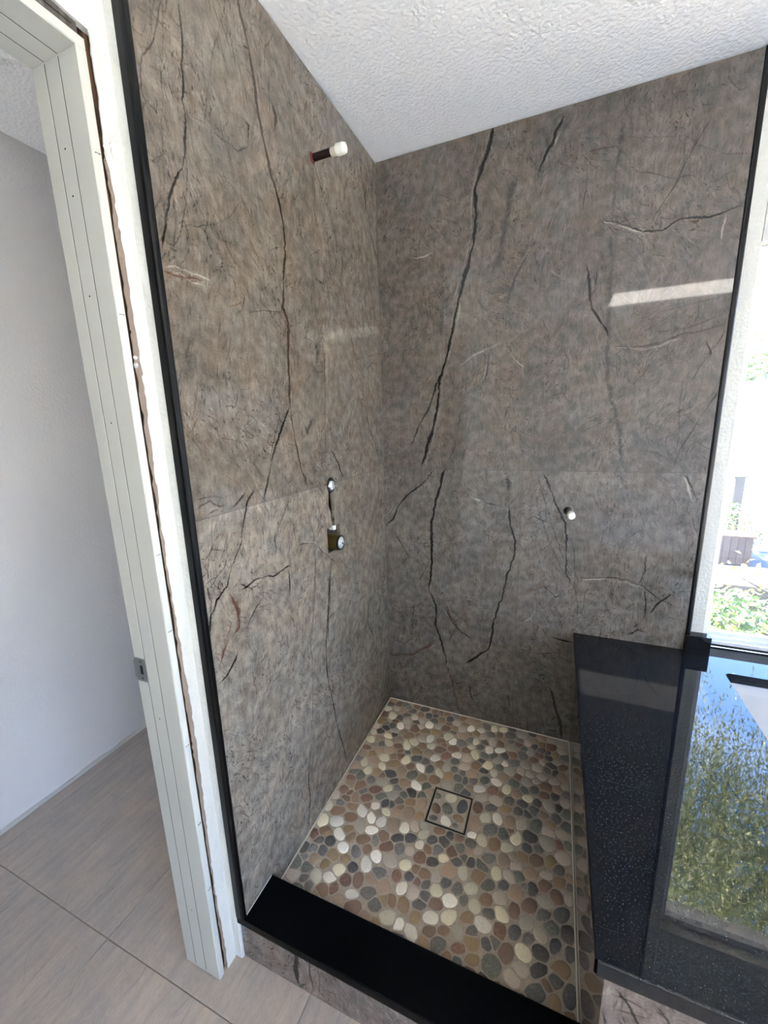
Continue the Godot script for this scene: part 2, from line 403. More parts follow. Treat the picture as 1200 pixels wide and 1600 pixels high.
	[0.020,0.772,0.0223,0.0163,-2.37,"R"],
	[0.064,0.846,0.0237,0.0172,0.79,"T"],
	[0.075,0.809,0.0244,0.0177,0.83,"D"],
	[0.013,0.825,0.0209,0.0174,1.28,"D"],
	[0.378,0.780,0.0189,0.0156,2.68,"D"],
	[0.282,0.807,0.0266,0.0194,2.81,"G"],
	[0.196,0.822,0.0198,0.0178,-3.02,"D"],
	[0.089,0.594,0.0299,0.0182,1.05,"T"],
	[0.132,0.578,0.0253,0.0194,2.88,"R"],
	[0.223,0.531,0.0208,0.0197,2.75,"L"],
	[0.338,0.524,0.0272,0.0200,1.34,"T"],
	[0.343,0.575,0.0180,0.0169,1.88,"O"],
	[0.302,0.579,0.0306,0.0241,1.28,"T"],
	[0.111,0.670,0.0265,0.0206,2.93,"B"],
	[0.048,0.631,0.0194,0.0157,3.05,"G"],
	[0.568,0.498,0.0258,0.0205,1.90,"C"],
	[0.609,0.485,0.0253,0.0177,1.38,"W"],
	[0.535,0.576,0.0184,0.0136,2.75,"W"],
	[0.570,0.583,0.0226,0.0186,1.14,"C"],
	[0.691,0.474,0.0262,0.0193,2.12,"L"],
	[0.677,0.532,0.0281,0.0187,1.75,"C"],
	[0.652,0.577,0.0244,0.0183,2.29,"C"],
	[0.566,0.621,0.0205,0.0143,2.57,"L"],
	[0.461,0.688,0.0204,0.0157,3.07,"C"],
	[0.776,0.513,0.0290,0.0266,1.55,"L"],
	[0.822,0.463,0.0212,0.0204,-3.12,"L"],
	[0.825,0.546,0.0251,0.0241,2.30,"L"],
	[0.531,0.707,0.0240,0.0165,1.31,"C"],
	[0.630,0.672,0.0229,0.0174,1.61,"C"],
	[0.686,0.625,0.0242,0.0159,2.52,"L"],
	[0.563,0.745,0.0237,0.0181,2.48,"C"],
	[0.465,0.787,0.0248,0.0189,0.93,"C"],
	[0.510,0.800,0.0248,0.0199,2.50,"W"],
	[0.583,0.786,0.0219,0.0186,1.36,"C"],
	[0.649,0.738,0.0231,0.0197,2.49,"L"],
	[0.658,0.780,0.0250,0.0199,0.84,"C"],
	[0.613,0.823,0.0251,0.0214,2.97,"W"],
	[0.470,0.862,0.0238,0.0197,2.54,"W"],
	[0.519,0.841,0.0263,0.0188,2.39,"C"],
	[0.728,0.774,0.0247,0.0178,2.22,"L"],
	[0.765,0.790,0.0223,0.0184,1.71,"L"],
	[0.724,0.848,0.0229,0.0212,0.80,"C"],
	[0.552,0.868,0.0202,0.0144,1.23,"L"],
	[0.777,0.620,0.0237,0.0157,2.60,"L"],
	[0.731,0.631,0.0249,0.0205,2.42,"T"],
	[0.774,0.698,0.0244,0.0201,2.81,"L"],
	[0.840,0.665,0.0222,0.0140,1.73,"L"],
	[0.591,0.532,0.0309,0.0246,2.14,"G"],
	[0.634,0.533,0.0241,0.0202,1.52,"N"],
	[0.738,0.464,0.0335,0.0230,1.90,"N"],
	[0.804,0.414,0.0274,0.0186,1.37,"D"],
	[0.722,0.513,0.0277,0.0272,1.03,"D"],
	[0.714,0.553,0.0196,0.0177,1.51,"D"],
	[0.598,0.636,0.0304,0.0189,2.63,"G"],
	[0.549,0.668,0.0190,0.0156,1.90,"D"],
	[0.611,0.581,0.0272,0.0209,1.86,"B"],
	[0.656,0.698,0.0217,0.0152,2.48,"D"],
	[0.610,0.716,0.0239,0.0181,2.40,"G"],
	[0.738,0.677,0.0244,0.0170,1.92,"D"],
	[0.692,0.707,0.0294,0.0219,2.03,"T"],
	[0.733,0.727,0.0293,0.0196,2.45,"B"],
	[0.612,0.758,0.0242,0.0195,2.11,"B"],
	[0.568,0.823,0.0220,0.0167,2.48,"B"],
	[0.625,0.791,0.0204,0.0171,2.88,"G"],
	[0.659,0.822,0.0253,0.0187,1.49,"R"],
	[0.698,0.810,0.0228,0.0167,1.93,"D"],
	[0.692,0.755,0.0252,0.0173,1.77,"B"],
	[0.770,0.737,0.0248,0.0157,2.47,"G"],
	[0.820,0.717,0.0277,0.0188,2.21,"D"],
	[0.743,0.587,0.0316,0.0215,2.40,"B"],
	[0.787,0.574,0.0267,0.0180,1.96,"O"],
	[0.815,0.629,0.0264,0.0173,2.36,"B"],
	[0.773,0.655,0.0272,0.0189,2.31,"B"],
	[0.803,0.802,0.0225,0.0149,1.97,"D"],
	[0.841,0.805,0.0217,0.0149,1.80,"D"],
	[0.681,0.866,0.0265,0.0207,1.85,"B"],
	[0.629,0.865,0.0172,0.0152,1.16,"D"],
	[0.735,0.810,0.0207,0.0149,2.22,"G"],
	[0.475,0.895,0.0212,0.0156,2.66,"B"],
	[0.513,0.879,0.0193,0.0132,2.65,"B"],
	[0.489,0.718,0.0279,0.0245,1.93,"T"],
	[0.647,0.621,0.0284,0.0216,1.95,"T"],
	[0.651,0.482,0.0300,0.0201,1.72,"T"],
	[0.537,0.529,0.0301,0.0240,1.48,"T"],
	[0.474,0.824,0.0242,0.0192,2.60,"B"],
	[0.549,0.782,0.0203,0.0138,1.52,"G"],
	[0.488,0.756,0.0195,0.0167,2.35,"D"],
	[0.587,0.853,0.0187,0.0155,2.02,"G"],
	[0.591,0.877,0.0246,0.0218,1.72,"O"],
	[0.560,0.902,0.0221,0.0146,2.65,"R"],
	[0.599,0.914,0.0221,0.0164,2.48,"O"],
	[0.506,0.917,0.0246,0.0205,2.48,"G"],
	[0.390,0.913,0.0201,0.0154,1.93,"W"],
	[0.428,0.917,0.0255,0.0186,0.85,"W"],
	[0.719,0.887,0.0238,0.0180,2.84,"L"],
	[0.702,0.913,0.0231,0.0210,-2.76,"L"],
	[0.764,0.872,0.0260,0.0170,2.44,"D"],
	[0.648,0.908,0.0292,0.0251,2.08,"N"],
	[0.817,0.849,0.0277,0.0192,2.65,"B"],
	[0.806,0.877,0.0208,0.0168,2.38,"G"],
	[0.838,0.896,0.0284,0.0177,1.78,"D"],
	[0.802,0.923,0.0197,0.0171,1.57,"O"],
	[0.759,0.920,0.0299,0.0191,2.48,"N"],
]
const DRAIN_PEBBLES := [
	[0.434,0.462,0.0233,0.0220,2.27,"C"],
	[0.481,0.482,0.0332,0.0195,1.69,"K"],
	[0.431,0.510,0.0256,0.0194,0.91,"N"],
	[0.392,0.524,0.0249,0.0177,0.93,"B"],
	[0.437,0.561,0.0242,0.0186,0.85,"W"],
	[0.478,0.534,0.0210,0.0158,-2.92,"B"],
	[0.393,0.564,0.0172,0.0115,3.02,"N"],
	[0.384,0.472,0.0153,0.0135,2.27,"N"],
	[0.474,0.564,0.0120,0.0100,3.00,"G"],
]

var M := {}
var used := {}
var rng := RandomNumberGenerator.new()
var grains := []


# ---------------------------------------------------------------- helpers
func numbered(called: String) -> String:
	if not used.has(called):
		used[called] = 0
		return called
	used[called] += 1
	return "%s_%03d" % [called, used[called]]

func thing(called: String, label: String, category: String, at := Vector3.ZERO, group := "") -> Node3D:
	var o := Node3D.new()
	o.name = numbered(called)
	add_child(o, true)
	o.position = at
	o.set_meta("label", label)
	o.set_meta("category", category)
	if group: o.set_meta("group", group)
	return o

func struct(called: String, label := "") -> Node3D:
	var o := Node3D.new()
	o.name = numbered(called)
	add_child(o, true)
	o.set_meta("kind", "structure")
	if label: o.set_meta("label", label)
	return o

func obj(called: String, st: SurfaceTool, m: Material, parent: Node3D) -> MeshInstance3D:
	var o := MeshInstance3D.new()
	o.name = called
	o.mesh = st.commit()
	o.material_override = m
	o.cast_shadow = GeometryInstance3D.SHADOW_CASTING_SETTING_ON
	parent.add_child(o, true)
	return o

func mb() -> SurfaceTool:
	var st := SurfaceTool.new()
	st.begin(Mesh.PRIMITIVE_TRIANGLES)
	return st

func vert(st: SurfaceTool, p: Vector3, n: Vector3, uv := Vector2.ZERO) -> void:
	st.set_normal(n)
	st.set_uv(uv)
	st.add_vertex(p)

func tri(st: SurfaceTool, a: Vector3, b: Vector3, c: Vector3, n: Vector3, ua := Vector2.ZERO, ub := Vector2.ZERO, uc := Vector2.ZERO) -> void:
	if (b - a).cross(c - a).dot(n) > 0.0:
		vert(st, a, n, ua); vert(st, c, n, uc); vert(st, b, n, ub)
	else:
		vert(st, a, n, ua); vert(st, b, n, ub); vert(st, c, n, uc)

func quad(st: SurfaceTool, a: Vector3, b: Vector3, c: Vector3, d: Vector3, n: Vector3) -> void:
	tri(st, a, b, c, n)
	tri(st, a, c, d, n)

# a smooth-shaded triangle with a normal for each corner
func stri(st: SurfaceTool, a: Vector3, b: Vector3, c: Vector3, na: Vector3, nb: Vector3, nc: Vector3) -> void:
	if (b - a).cross(c - a).dot(na + nb + nc) > 0.0:
		vert(st, a, na); vert(st, c, nc); vert(st, b, nb)
	else:
		vert(st, a, na); vert(st, b, nb); vert(st, c, nc)

# a box from corner to corner, its edges chamfered by e
func box(st: SurfaceTool, lo: Vector3, hi: Vector3, e := 0.0) -> void:
	var c := (lo + hi) * 0.5
	var h := (hi - lo) * 0.5
	e = minf(e, minf(h.x, minf(h.y, h.z)) * 0.9)
	for k in 3:
		var i := (k + 1) % 3
		var j := (k + 2) % 3
		for s in [-1.0, 1.0]:
			var pts := []
			for q in [[-1, -1], [1, -1], [1, 1], [-1, 1]]:
				var v := Vector3.ZERO
				v[k] = s * h[k]; v[i] = q[0] * (h[i] - e); v[j] = q[1] * (h[j] - e)
				pts.append(c + v)
			var n := Vector3.ZERO
			n[k] = s
			quad(st, pts[0], pts[1], pts[2], pts[3], n)
			if e > 0.0:
				for t in [-1.0, 1.0]:
					var ed := []
					for q in [-1, 1]:
						var v := Vector3.ZERO
						v[k] = s * h[k]; v[i] = t * (h[i] - e); v[j] = q * (h[j] - e)
						var w := Vector3.ZERO
						w[k] = s * (h[k] - e); w[i] = t * h[i]; w[j] = q * (h[j] - e)
						ed.append([c + v, c + w])
					var m := Vector3.ZERO
					m[k] = s; m[i] = t
					quad(st, ed[0][0], ed[0][1], ed[1][1], ed[1][0], m.normalized())
	if e > 0.0:
		for x in [-1.0, 1.0]:
			for y in [-1.0, 1.0]:
				for z in [-1.0, 1.0]:
					var s := Vector3(x, y, z)
					tri(st, c + s * Vector3(h.x, h.y - e, h.z - e), c + s * Vector3(h.x - e, h.y, h.z - e), c + s * Vector3(h.x - e, h.y - e, h.z), s.normalized())

func boxed(called: String, lo: Vector3, hi: Vector3, m: Material, parent: Node3D, e := 0.0) -> MeshInstance3D:
	var st := mb()
	box(st, lo, hi, e)
	return obj(called, st, m, parent)

func rect(x0: float, y0: float, x1: float, y1: float) -> PackedVector2Array:
	return PackedVector2Array([Vector2(x0, y0), Vector2(x1, y0), Vector2(x1, y1), Vector2(x0, y1)])

func disc(c: Vector2, rx: float, ry: float, n := 24) -> PackedVector2Array:
	var p := PackedVector2Array()
	for k in n:
		p.append(c + Vector2(cos(TAU * k / n) * rx, sin(TAU * k / n) * ry))
	return p

# a flat plate: a polygon pulled back by t; place(p, depth) puts a point of it into the world, whole is the size its texture covers
func plate(st: SurfaceTool, poly: PackedVector2Array, t: float, place: Callable, whole := Vector2.ONE) -> void:
	var idx := Geometry2D.triangulate_polygon(poly)
	var o: Vector3 = place.call(Vector2.ZERO, 0.0)
	var nf: Vector3 = ((place.call(Vector2.ZERO, 1.0) as Vector3) - o).normalized()
	var uv := func(p: Vector2) -> Vector2: return Vector2(p.x / whole.x, 1.0 - p.y / whole.y)
	for i in range(0, idx.size(), 3):
		var a := poly[idx[i]]
		var b := poly[idx[i + 1]]
		var c := poly[idx[i + 2]]
		tri(st, place.call(a, 0.0), place.call(b, 0.0), place.call(c, 0.0), nf, uv.call(a), uv.call(b), uv.call(c))
		tri(st, place.call(a, -t), place.call(b, -t), place.call(c, -t), -nf, uv.call(a), uv.call(b), uv.call(c))
	var turn := -1.0 if Geometry2D.is_polygon_clockwise(poly) else 1.0
	for i in poly.size():
		var a := poly[i]
		var b := poly[(i + 1) % poly.size()]
		if a.distance_to(b) < 1e-6: continue
		var out := Vector2(b.y - a.y, a.x - b.x).normalized() * turn
		var n: Vector3 = ((place.call(a + out, 0.0) as Vector3) - (place.call(a, 0.0) as Vector3)).normalized()
		var pa: Vector3 = place.call(a, 0.0)
		var pb: Vector3 = place.call(b, 0.0)
		var qa: Vector3 = place.call(a, -t)
		var qb: Vector3 = place.call(b, -t)
		tri(st, pa, pb, qb, n, uv.call(a), uv.call(b), uv.call(b))
		tri(st, pa, qb, qa, n, uv.call(a), uv.call(b), uv.call(a))

# a solid of revolution round the axis from o along d; profile holds Vector2(distance along, radius)
func lathe(st: SurfaceTool, o: Vector3, d: Vector3, profile: Array, n := 20, squash := 1.0) -> void:
	d = d.normalized()
	var u := d.cross(Vector3.UP if absf(d.y) < 0.9 else Vector3.RIGHT).normalized()
	var v := d.cross(u)
	for i in profile.size() - 1:
		var a: Vector2 = profile[i]
		var b: Vector2 = profile[i + 1]
		var slope := Vector2(b.y - a.y, b.x - a.x)
		for k in n:
			var t0 := TAU * k / n
			var t1 := TAU * (k + 1) / n
			var r0 := u * cos(t0) + v * sin(t0) * squash
			var r1 := u * cos(t1) + v * sin(t1) * squash
			var n0 := (r0 * slope.y - d * slope.x).normalized()
			var n1 := (r1 * slope.y - d * slope.x).normalized()
			var p := [o + d * a.x + r0 * a.y, o + d * a.x + r1 * a.y, o + d * b.x + r1 * b.y, o + d * b.x + r0 * b.y]
			if a.y > 1e-6: stri(st, p[0], p[1], p[2], n0, n1, n1)
			if b.y > 1e-6: stri(st, p[0], p[2], p[3], n0, n1, n0)

func tube(st: SurfaceTool, pts: Array, radii: Array, n := 8) -> void:
	for i in pts.size() - 1:
		var d: Vector3 = pts[i + 1] - pts[i]
		lathe(st, pts[i], d, [Vector2(0, radii[i]), Vector2(d.length(), radii[i + 1])], n)

# ---------------------------------------------------------------- materials
func mat(color: Color, rough := 0.6, metal := 0.0) -> StandardMaterial3D:
	var m := StandardMaterial3D.new()
	m.albedo_color = color
	m.roughness = rough
	m.metallic = metal
	return m

func noise(freq: float, octaves := 4, sd := 1, kind := FastNoiseLite.TYPE_SIMPLEX_SMOOTH) -> FastNoiseLite:
	var n := FastNoiseLite.new()
	n.noise_type = kind
	n.seed = sd
	n.frequency = freq
	n.fractal_octaves = octaves
	return n

# a wall of orange-peel or trowelled plaster: relief only
func relief(m: StandardMaterial3D, tex: Texture2D, depth_cm: float, per_metre: float) -> StandardMaterial3D:
	m.heightmap_enabled = true
	m.heightmap_texture = tex
	m.heightmap_scale = depth_cm
	m.uv1_triplanar = true
	m.uv1_world_triplanar = true
	m.uv1_scale = Vector3.ONE * per_metre
	return m

func colored(m: StandardMaterial3D, tex: Texture2D, per_metre: float) -> StandardMaterial3D:
	m.albedo_texture = tex
	m.uv1_triplanar = true
	m.uv1_world_triplanar = true
	m.uv1_scale = Vector3.ONE * per_metre
	return m

func grey_bytes(n: FastNoiseLite, w: int, h: int, from := Vector2i.ZERO) -> PackedByteArray:
	if from != Vector2i.ZERO: n.offset = Vector3(from.x, from.y, 0)
	var im := n.get_image(w, h, false, false, true)
	im.convert(Image.FORMAT_L8)
	return im.get_data()

func stretched(n: FastNoiseLite, w: int, h: int, sx: int, sy: int) -> PackedByteArray:
	var im := n.get_image(maxi(8, w / sx), maxi(8, h / sy), false, false, true)
	im.convert(Image.FORMAT_L8)
	im.resize(w, h, Image.INTERPOLATE_CUBIC)
	return im.get_data()

const TONES := {"K": Vector3(27, 21, 17), "B": Vector3(58, 44, 34), "D": Vector3(60, 57, 55), "W": Vector3(162, 154, 143), "R": Vector3(84, 58, 46)}

func stamp(data: PackedByteArray, w: int, h: int, x: float, y: float, r: float, tone: Vector3, alpha: float) -> void:
	var x0 := maxi(0, int(x - r - 1.0))
	var x1 := mini(w - 1, int(x + r + 1.5))
	var y0 := maxi(0, int(y - r - 1.0))
	var y1 := mini(h - 1, int(y + r + 1.5))
	for j in range(y0, y1 + 1):
		for i in range(x0, x1 + 1):
			var d := Vector2(i + 0.5 - x, j + 0.5 - y).length()
			var k := clampf(r + 0.5 - d, 0.0, 1.0) * alpha
			if k > 0.01:
				var at := (j * w + i) * 3
				data[at] = int(lerpf(data[at], tone.x, k))
				data[at + 1] = int(lerpf(data[at + 1], tone.y, k))
				data[at + 2] = int(lerpf(data[at + 2], tone.z, k))

# marble print of a tiled wall: whole size in metres, per tile a rectangle and a ground colour
func marble(px_per_m: float, size: Vector2, tiles: Array, veins: Array, sd: int, cracks: int) -> ImageTexture:
	var w := int(size.x * px_per_m)
	var h := int(size.y * px_per_m)
	var cloud := grey_bytes(noise(0.006, 3, sd), w, h)
	var warm := grey_bytes(noise(0.011, 4, sd + 1), w, h)
	var n3 := noise(0.035, 5, sd + 2)
	n3.domain_warp_enabled = true
	n3.domain_warp_amplitude = 30.0
	n3.domain_warp_frequency = 0.012
	var mottle := grey_bytes(n3, w, h)
	var n4 := noise(0.15, 3, sd + 3)
	var streak := stretched(n4, w, h, 1, 7)
	var fine := grey_bytes(noise(0.32, 2, sd + 4), w, h)
	var n5 := noise(0.02, 3, sd + 5)
	n5.fractal_type = FastNoiseLite.FRACTAL_RIDGED
	n5.domain_warp_enabled = true
	n5.domain_warp_amplitude = 40.0
	n5.domain_warp_frequency = 0.02
	var hair := grey_bytes(n5, w, h)
	var data := PackedByteArray()
	data.resize(w * h * 3)
	for t in tiles:
		var r: Rect2 = t[0]
		var base: Vector3 = t[1]
		var j0 := clampi(int((size.y - r.end.y) * px_per_m), 0, h)
		var j1 := clampi(int(ceil((size.y - r.position.y) * px_per_m)), 0, h)
		var i0 := clampi(int(r.position.x * px_per_m), 0, w)
		var i1 := clampi(int(ceil(r.end.x * px_per_m)), 0, w)
		for j in range(j0, j1):
			for i in range(i0, i1):
				var at := j * w + i
				var v := 0.515 + (cloud[at] * 0.36 + mottle[at] * 0.78 + streak[at] * 0.30 + fine[at] * 0.50) / 512.0
				var q := (warm[at] - 128) * 0.028
				var hv := hair[at]
				if hv > 222: v *= 1.0 - (hv - 222) * 0.008 * (mottle[at] / 255.0)
				var k := at * 3
				data[k] = clampi(int(base.x * v + q), 0, 255)
				data[k + 1] = clampi(int(base.y * v), 0, 255)
				data[k + 2] = clampi(int(base.z * v - q * 0.6), 0, 255)
	# short dark dashes and pale flecks
	rng.seed = sd * 77 + 5
	var lean := noise(0.004, 2, sd + 9)
	var where := noise(0.006, 3, sd + 10)
	for c in cracks:
		var p := Vector2(rng.randf() * w, rng.randf() * h)
		var dense := where.get_noise_2d(p.x, p.y)
		var a := PI / 2 + lean.get_noise_2d(p.x, p.y) * 1.6 + rng.randfn(0.0, 0.35)
		if rng.randf() < 0.22: a = rng.randf() * TAU
		var length := int(rng.randf_range(3, 9) + maxf(0.0, rng.randfn(0, 6)))
		var pale := rng.randf() < 0.33
		var tone: Vector3 = TONES["W"] if pale else (TONES["K"] if rng.randf() < 0.75 else TONES["R"])
		var alpha := (0.24 if pale else 0.43) * rng.randf_range(0.4, 1.5) * clampf(0.7 + dense * 1.5, 0.15, 1.6)
		var bend := rng.randfn(0.0, 0.02)
		for s in length:
			var swell := sin(PI * (s + 0.5) / length)
			stamp(data, w, h, p.x, p.y, 0.2 + 0.6 * swell, tone, alpha * (0.4 + 0.6 * swell))
			a += bend + rng.randfn(0.0, 0.05)
			p += Vector2(cos(a), sin(a))
	# fibres: long soft strokes along the grain of the stone
	for c in cracks:
		var p := Vector2(rng.randf() * w, rng.randf() * h)
		var a := PI / 2 + lean.get_noise_2d(p.x, p.y) * 1.5 + rng.randfn(0.0, 0.10)
		var tone: Vector3 = TONES["W"] if rng.randf() < 0.5 else TONES["K"]
		var alpha := rng.randf_range(0.03, 0.13)
		var length := rng.randi_range(12, 46)
		var r := rng.randf_range(0.3, 1.3)
		for s in length:
			var swell := sin(PI * (s + 0.5) / length)
			stamp(data, w, h, p.x, p.y, r, tone, alpha * swell)
			a += rng.randfn(0.0, 0.03)
			p += Vector2(cos(a), sin(a))
	# crackle: thin broken lines with kinks, thick in some patches of the stone
	for c in cracks / 5:
		var p := Vector2(rng.randf() * w, rng.randf() * h)
		if where.get_noise_2d(p.x, p.y) < 0.02 + rng.randfn(0, 0.12): continue
		var a := PI / 2 + lean.get_noise_2d(p.x, p.y) * 1.6 + rng.randfn(0.0, 0.7)
		var alpha := rng.randf_range(0.25, 0.75)
		var fade := 1.0
		for s in rng.randi_range(12, 48):
			stamp(data, w, h, p.x, p.y, 0.5, TONES["K"], alpha * fade)
			fade = clampf(fade + rng.randfn(0, 0.22), 0.0, 1.0)
			a += rng.randfn(0.0, 0.06)
			if rng.randf() < 0.07: a += rng.randfn(0.0, 0.6)
			p += Vector2(cos(a), sin(a))
	# the veins one can trace in the wall
	for v in veins:
		var tone: Vector3 = TONES[v[1]]
		var pts := []
		var whole := 0.0
		for i in range(3, v.size(), 2):
			pts.append(Vector2(v[i] * px_per_m, (size.y - v[i + 1]) * px_per_m))
			if pts.size() > 1: whole += pts[-1].distance_to(pts[-2])
		var rad: float = v[0] * 0.00058 * px_per_m
		var soft := rad > 4.4
		var drift := 0.0
		var slow := rng.randf() * 100.0
		var done := 0.0
		for i in pts.size() - 1:
			var a: Vector2 = pts[i]
			var b: Vector2 = pts[i + 1]
			var long := a.distance_to(b)
			var steps := maxi(1, int(long * (2.2 if soft else 1.3)))
			var side := (b - a).normalized().orthogonal()
			for s in steps:
				done += long / steps
				drift = clampf(drift + rng.randfn(0, 0.34), -2.2, 2.2)
				var swell := 0.85 + 0.65 * lean.get_noise_2d(done * 3.5 + slow * 60.0, slow * 31.0)
				var ends := clampf(minf(done, whole - done) / (6.0 + rad * 3.0), 0.35, 1.0)
				var p := a.lerp(b, float(s) / steps) + side * drift * minf(1.2, 0.55 + rad * 0.3)
				var e := rng.randf_range(0.55, 1.2) * swell * ends
				if soft:
					p += Vector2(rng.randfn(0, rad * 0.4), rng.randfn(0, rad * 0.4))
					stamp(data, w, h, p.x, p.y, rad * e * rng.randf_range(0.15, 0.65), tone, v[2] * 0.42)
				else:
					stamp(data, w, h, p.x, p.y, maxf(0.3, rad * e), tone, v[2] * clampf(0.45 + 0.5 * swell, 0.3, 0.95))
					if rad > 0.8 and rng.randf() < 0.25:
						var g := p + side * (rad + rng.randf_range(0.5, 2.5)) * (1.0 if rng.randf() < 0.5 else -1.0)
						stamp(data, w, h, g.x, g.y, rng.randf_range(0.3, 1.0), TONES["W"] if rng.randf() < 0.3 else tone, 0.22)
				if v[1] == "K" and rng.randf() < 0.035:
					var f := p
					var g := (b - a).angle() + rng.randfn(0, 0.6) + (PI if rng.randf() < 0.5 else 0.0)
					for q in rng.randi_range(6, 26):
						stamp(data, w, h, f.x, f.y, 0.35, tone, 0.34)
						g += rng.randfn(0, 0.12)
						f += Vector2(cos(g), sin(g))
	var im := Image.create_from_data(w, h, false, Image.FORMAT_RGB8, data)
	return ImageTexture.create_from_image(im)

func tile_material(tex: Texture2D) -> StandardMaterial3D:
	var m := mat(Color.WHITE, 0.035)
	m.albedo_texture = tex
	m.texture_repeat = false
	return m

func make_materials() -> void:
	var peel := ImageTexture.create_from_image(noise(0.045, 3, 3).get_seamless_image(512, 512))
	var n := noise(0.03, 3, 8)
	n.fractal_type = FastNoiseLite.FRACTAL_RIDGED
	var knock := ImageTexture.create_from_image(noise(0.035, 2, 8).get_seamless_image(512, 512))
	M.ceiling = relief(mat(Color(0.94, 0.94, 0.935), 0.85), knock, 0.22, 3.4)
	M.drywall = relief(mat(Color(0.81, 0.81, 0.78), 0.6), peel, 0.16, 3.0)
	M.room_wall = relief(mat(Color(0.89, 0.88, 0.86), 0.6), peel, 0.12, 3.0)
	M.hall_wall = relief(mat(Color(0.84, 0.83, 0.815), 0.55), peel, 0.12, 3.0)
	M.jamb = mat(Color(0.75, 0.75, 0.71), 0.4)
	M.grime = mat(Color(0.34, 0.34, 0.28), 0.7)
	M.paper = relief(mat(Color(0.58, 0.51, 0.45), 0.9), peel, 0.15, 18.0)
	M.plaster = relief(mat(Color(0.88, 0.87, 0.84), 0.9), peel, 0.3, 20.0)
	M.dark = mat(Color(0.05, 0.035, 0.03), 0.9)
	M.board = mat(Color(0.50, 0.48, 0.45), 0.95)
	M.grout = colored(mat(Color(0.76, 0.70, 0.62), 0.85), speckle_texture(31, 0.86, 0.14), 6.0)
	M.tile_grout = mat(Color(0.30, 0.28, 0.26), 0.95)
	M.caulk = mat(Color(0.76, 0.73, 0.67), 0.7)
	M.steel = mat(Color(0.60, 0.60, 0.59), 0.35, 0.9)
	M.chrome = mat(Color(0.82, 0.83, 0.83), 0.15, 1.0)
	M.brass = mat(Color(0.42, 0.36, 0.20), 0.38, 0.8)
	M.copper = mat(Color(0.50, 0.24, 0.16), 0.45, 0.3)
	M.face = mat(Color(0.86, 0.87, 0.86), 0.38, 0.5)
	M.iron = mat(Color(0.17, 0.10, 0.09), 0.45, 0.5)
	M.rust = mat(Color(0.38, 0.13, 0.09), 0.8)
	M.white_plastic = mat(Color(0.90, 0.90, 0.86), 0.35)
	M.rubber = mat(Color(0.03, 0.03, 0.035), 0.6)
	M.acrylic = mat(Color(0.78, 0.78, 0.78), 0.12)
	M.frame_black = mat(Color(0.025, 0.025, 0.025), 0.45)
	M.vinyl = mat(Color(0.88, 0.89, 0.90), 0.35)
	M.trim = mat(Color(0.02, 0.02, 0.022), 0.3)
	M.trim.metallic_specular = 0.35
	M.granite = colored(mat(Color.WHITE, 0.015), granite_texture(), 2.4)
	M.granite.metallic_specular = 0.42
	M.kerb_granite = colored(mat(Color(0.30, 0.36, 0.38), 0.35), granite_texture(), 3.0)
	M.kerb_granite.metallic_specular = 0.2
	M.wood_grey = wood_material(Color(0.50, 0.47, 0.43))
	M.stud = wood_material(Color(0.50, 0.36, 0.24))
	M.cedar = wood_material(Color(0.38, 0.26, 0.18))
	M.fence = wood_material(Color(0.30, 0.26, 0.22))
	var glass := mat(Color(0.92, 0.96, 0.96, 0.06), 0.0)
	glass.transparency = BaseMaterial3D.TRANSPARENCY_ALPHA
	M.glass = glass
	var lamp := mat(Color(0.95, 0.95, 0.93), 0.5)
	lamp.emission_enabled = true
	lamp.emission = Color(1.0, 0.97, 0.93)
	lamp.emission_energy_multiplier = 0.9
	M.lamp = lamp

# even speckle round a bright mean: a stone's own grain
func speckle_texture(sd: int, mean: float, swing: float, size := 256) -> ImageTexture:
	var a := noise(0.05, 3, sd).get_seamless_image(size, size)
	var b := noise(0.28, 2, sd + 1).get_seamless_image(size, size)
	a.convert(Image.FORMAT_L8)
	b.convert(Image.FORMAT_L8)
	var da := a.get_data()
	var db := b.get_data()
	var out := PackedByteArray()
	out.resize(size * size)
	for i in out.size():
		out[i] = clampi(int(255.0 * (mean + swing * ((da[i] + db[i]) / 255.0 - 1.0))), 0, 255)
	return ImageTexture.create_from_image(Image.create_from_data(size, size, false, Image.FORMAT_L8, out))

func granite_texture() -> ImageTexture:
	if M.has("granite_tex"): return M.granite_tex
	var s := 512
	var a := noise(0.17, 2, 91).get_seamless_image(s, s)
	var b := noise(0.06, 3, 92).get_seamless_image(s, s)
	a.convert(Image.FORMAT_L8)
	b.convert(Image.FORMAT_L8)
	var da := a.get_data()
	var db := b.get_data()
	var out := PackedByteArray()
	out.resize(s * s * 3)
	for i in s * s:
		var v := 14.0 + da[i] * 0.035 + db[i] * 0.03
		if da[i] > 198: v += (da[i] - 198) * 0.8
		out[i * 3] = clampi(int(v * 0.92), 0, 255)
		out[i * 3 + 1] = clampi(int(v * 0.98), 0, 255)
		out[i * 3 + 2] = clampi(int(v * 1.12), 0, 255)
	M.granite_tex = ImageTexture.create_from_image(Image.create_from_data(s, s, false, Image.FORMAT_RGB8, out))
	return M.granite_tex

func wood_material(c: Color) -> StandardMaterial3D:
	if not M.has("wood_tex"):
		var s := 256
		var g := stretched(noise(0.09, 4, 55), s, s, 1, 10)
		var out := PackedByteArray()
		out.resize(s * s)
		for i in out.size(): out[i] = clampi(int(135 + (g[i] - 60) * 0.62), 0, 255)
		M.wood_tex = ImageTexture.create_from_image(Image.create_from_data(s, s, false, Image.FORMAT_L8, out))
	return colored(mat(c, 0.85), M.wood_tex, 2.0)

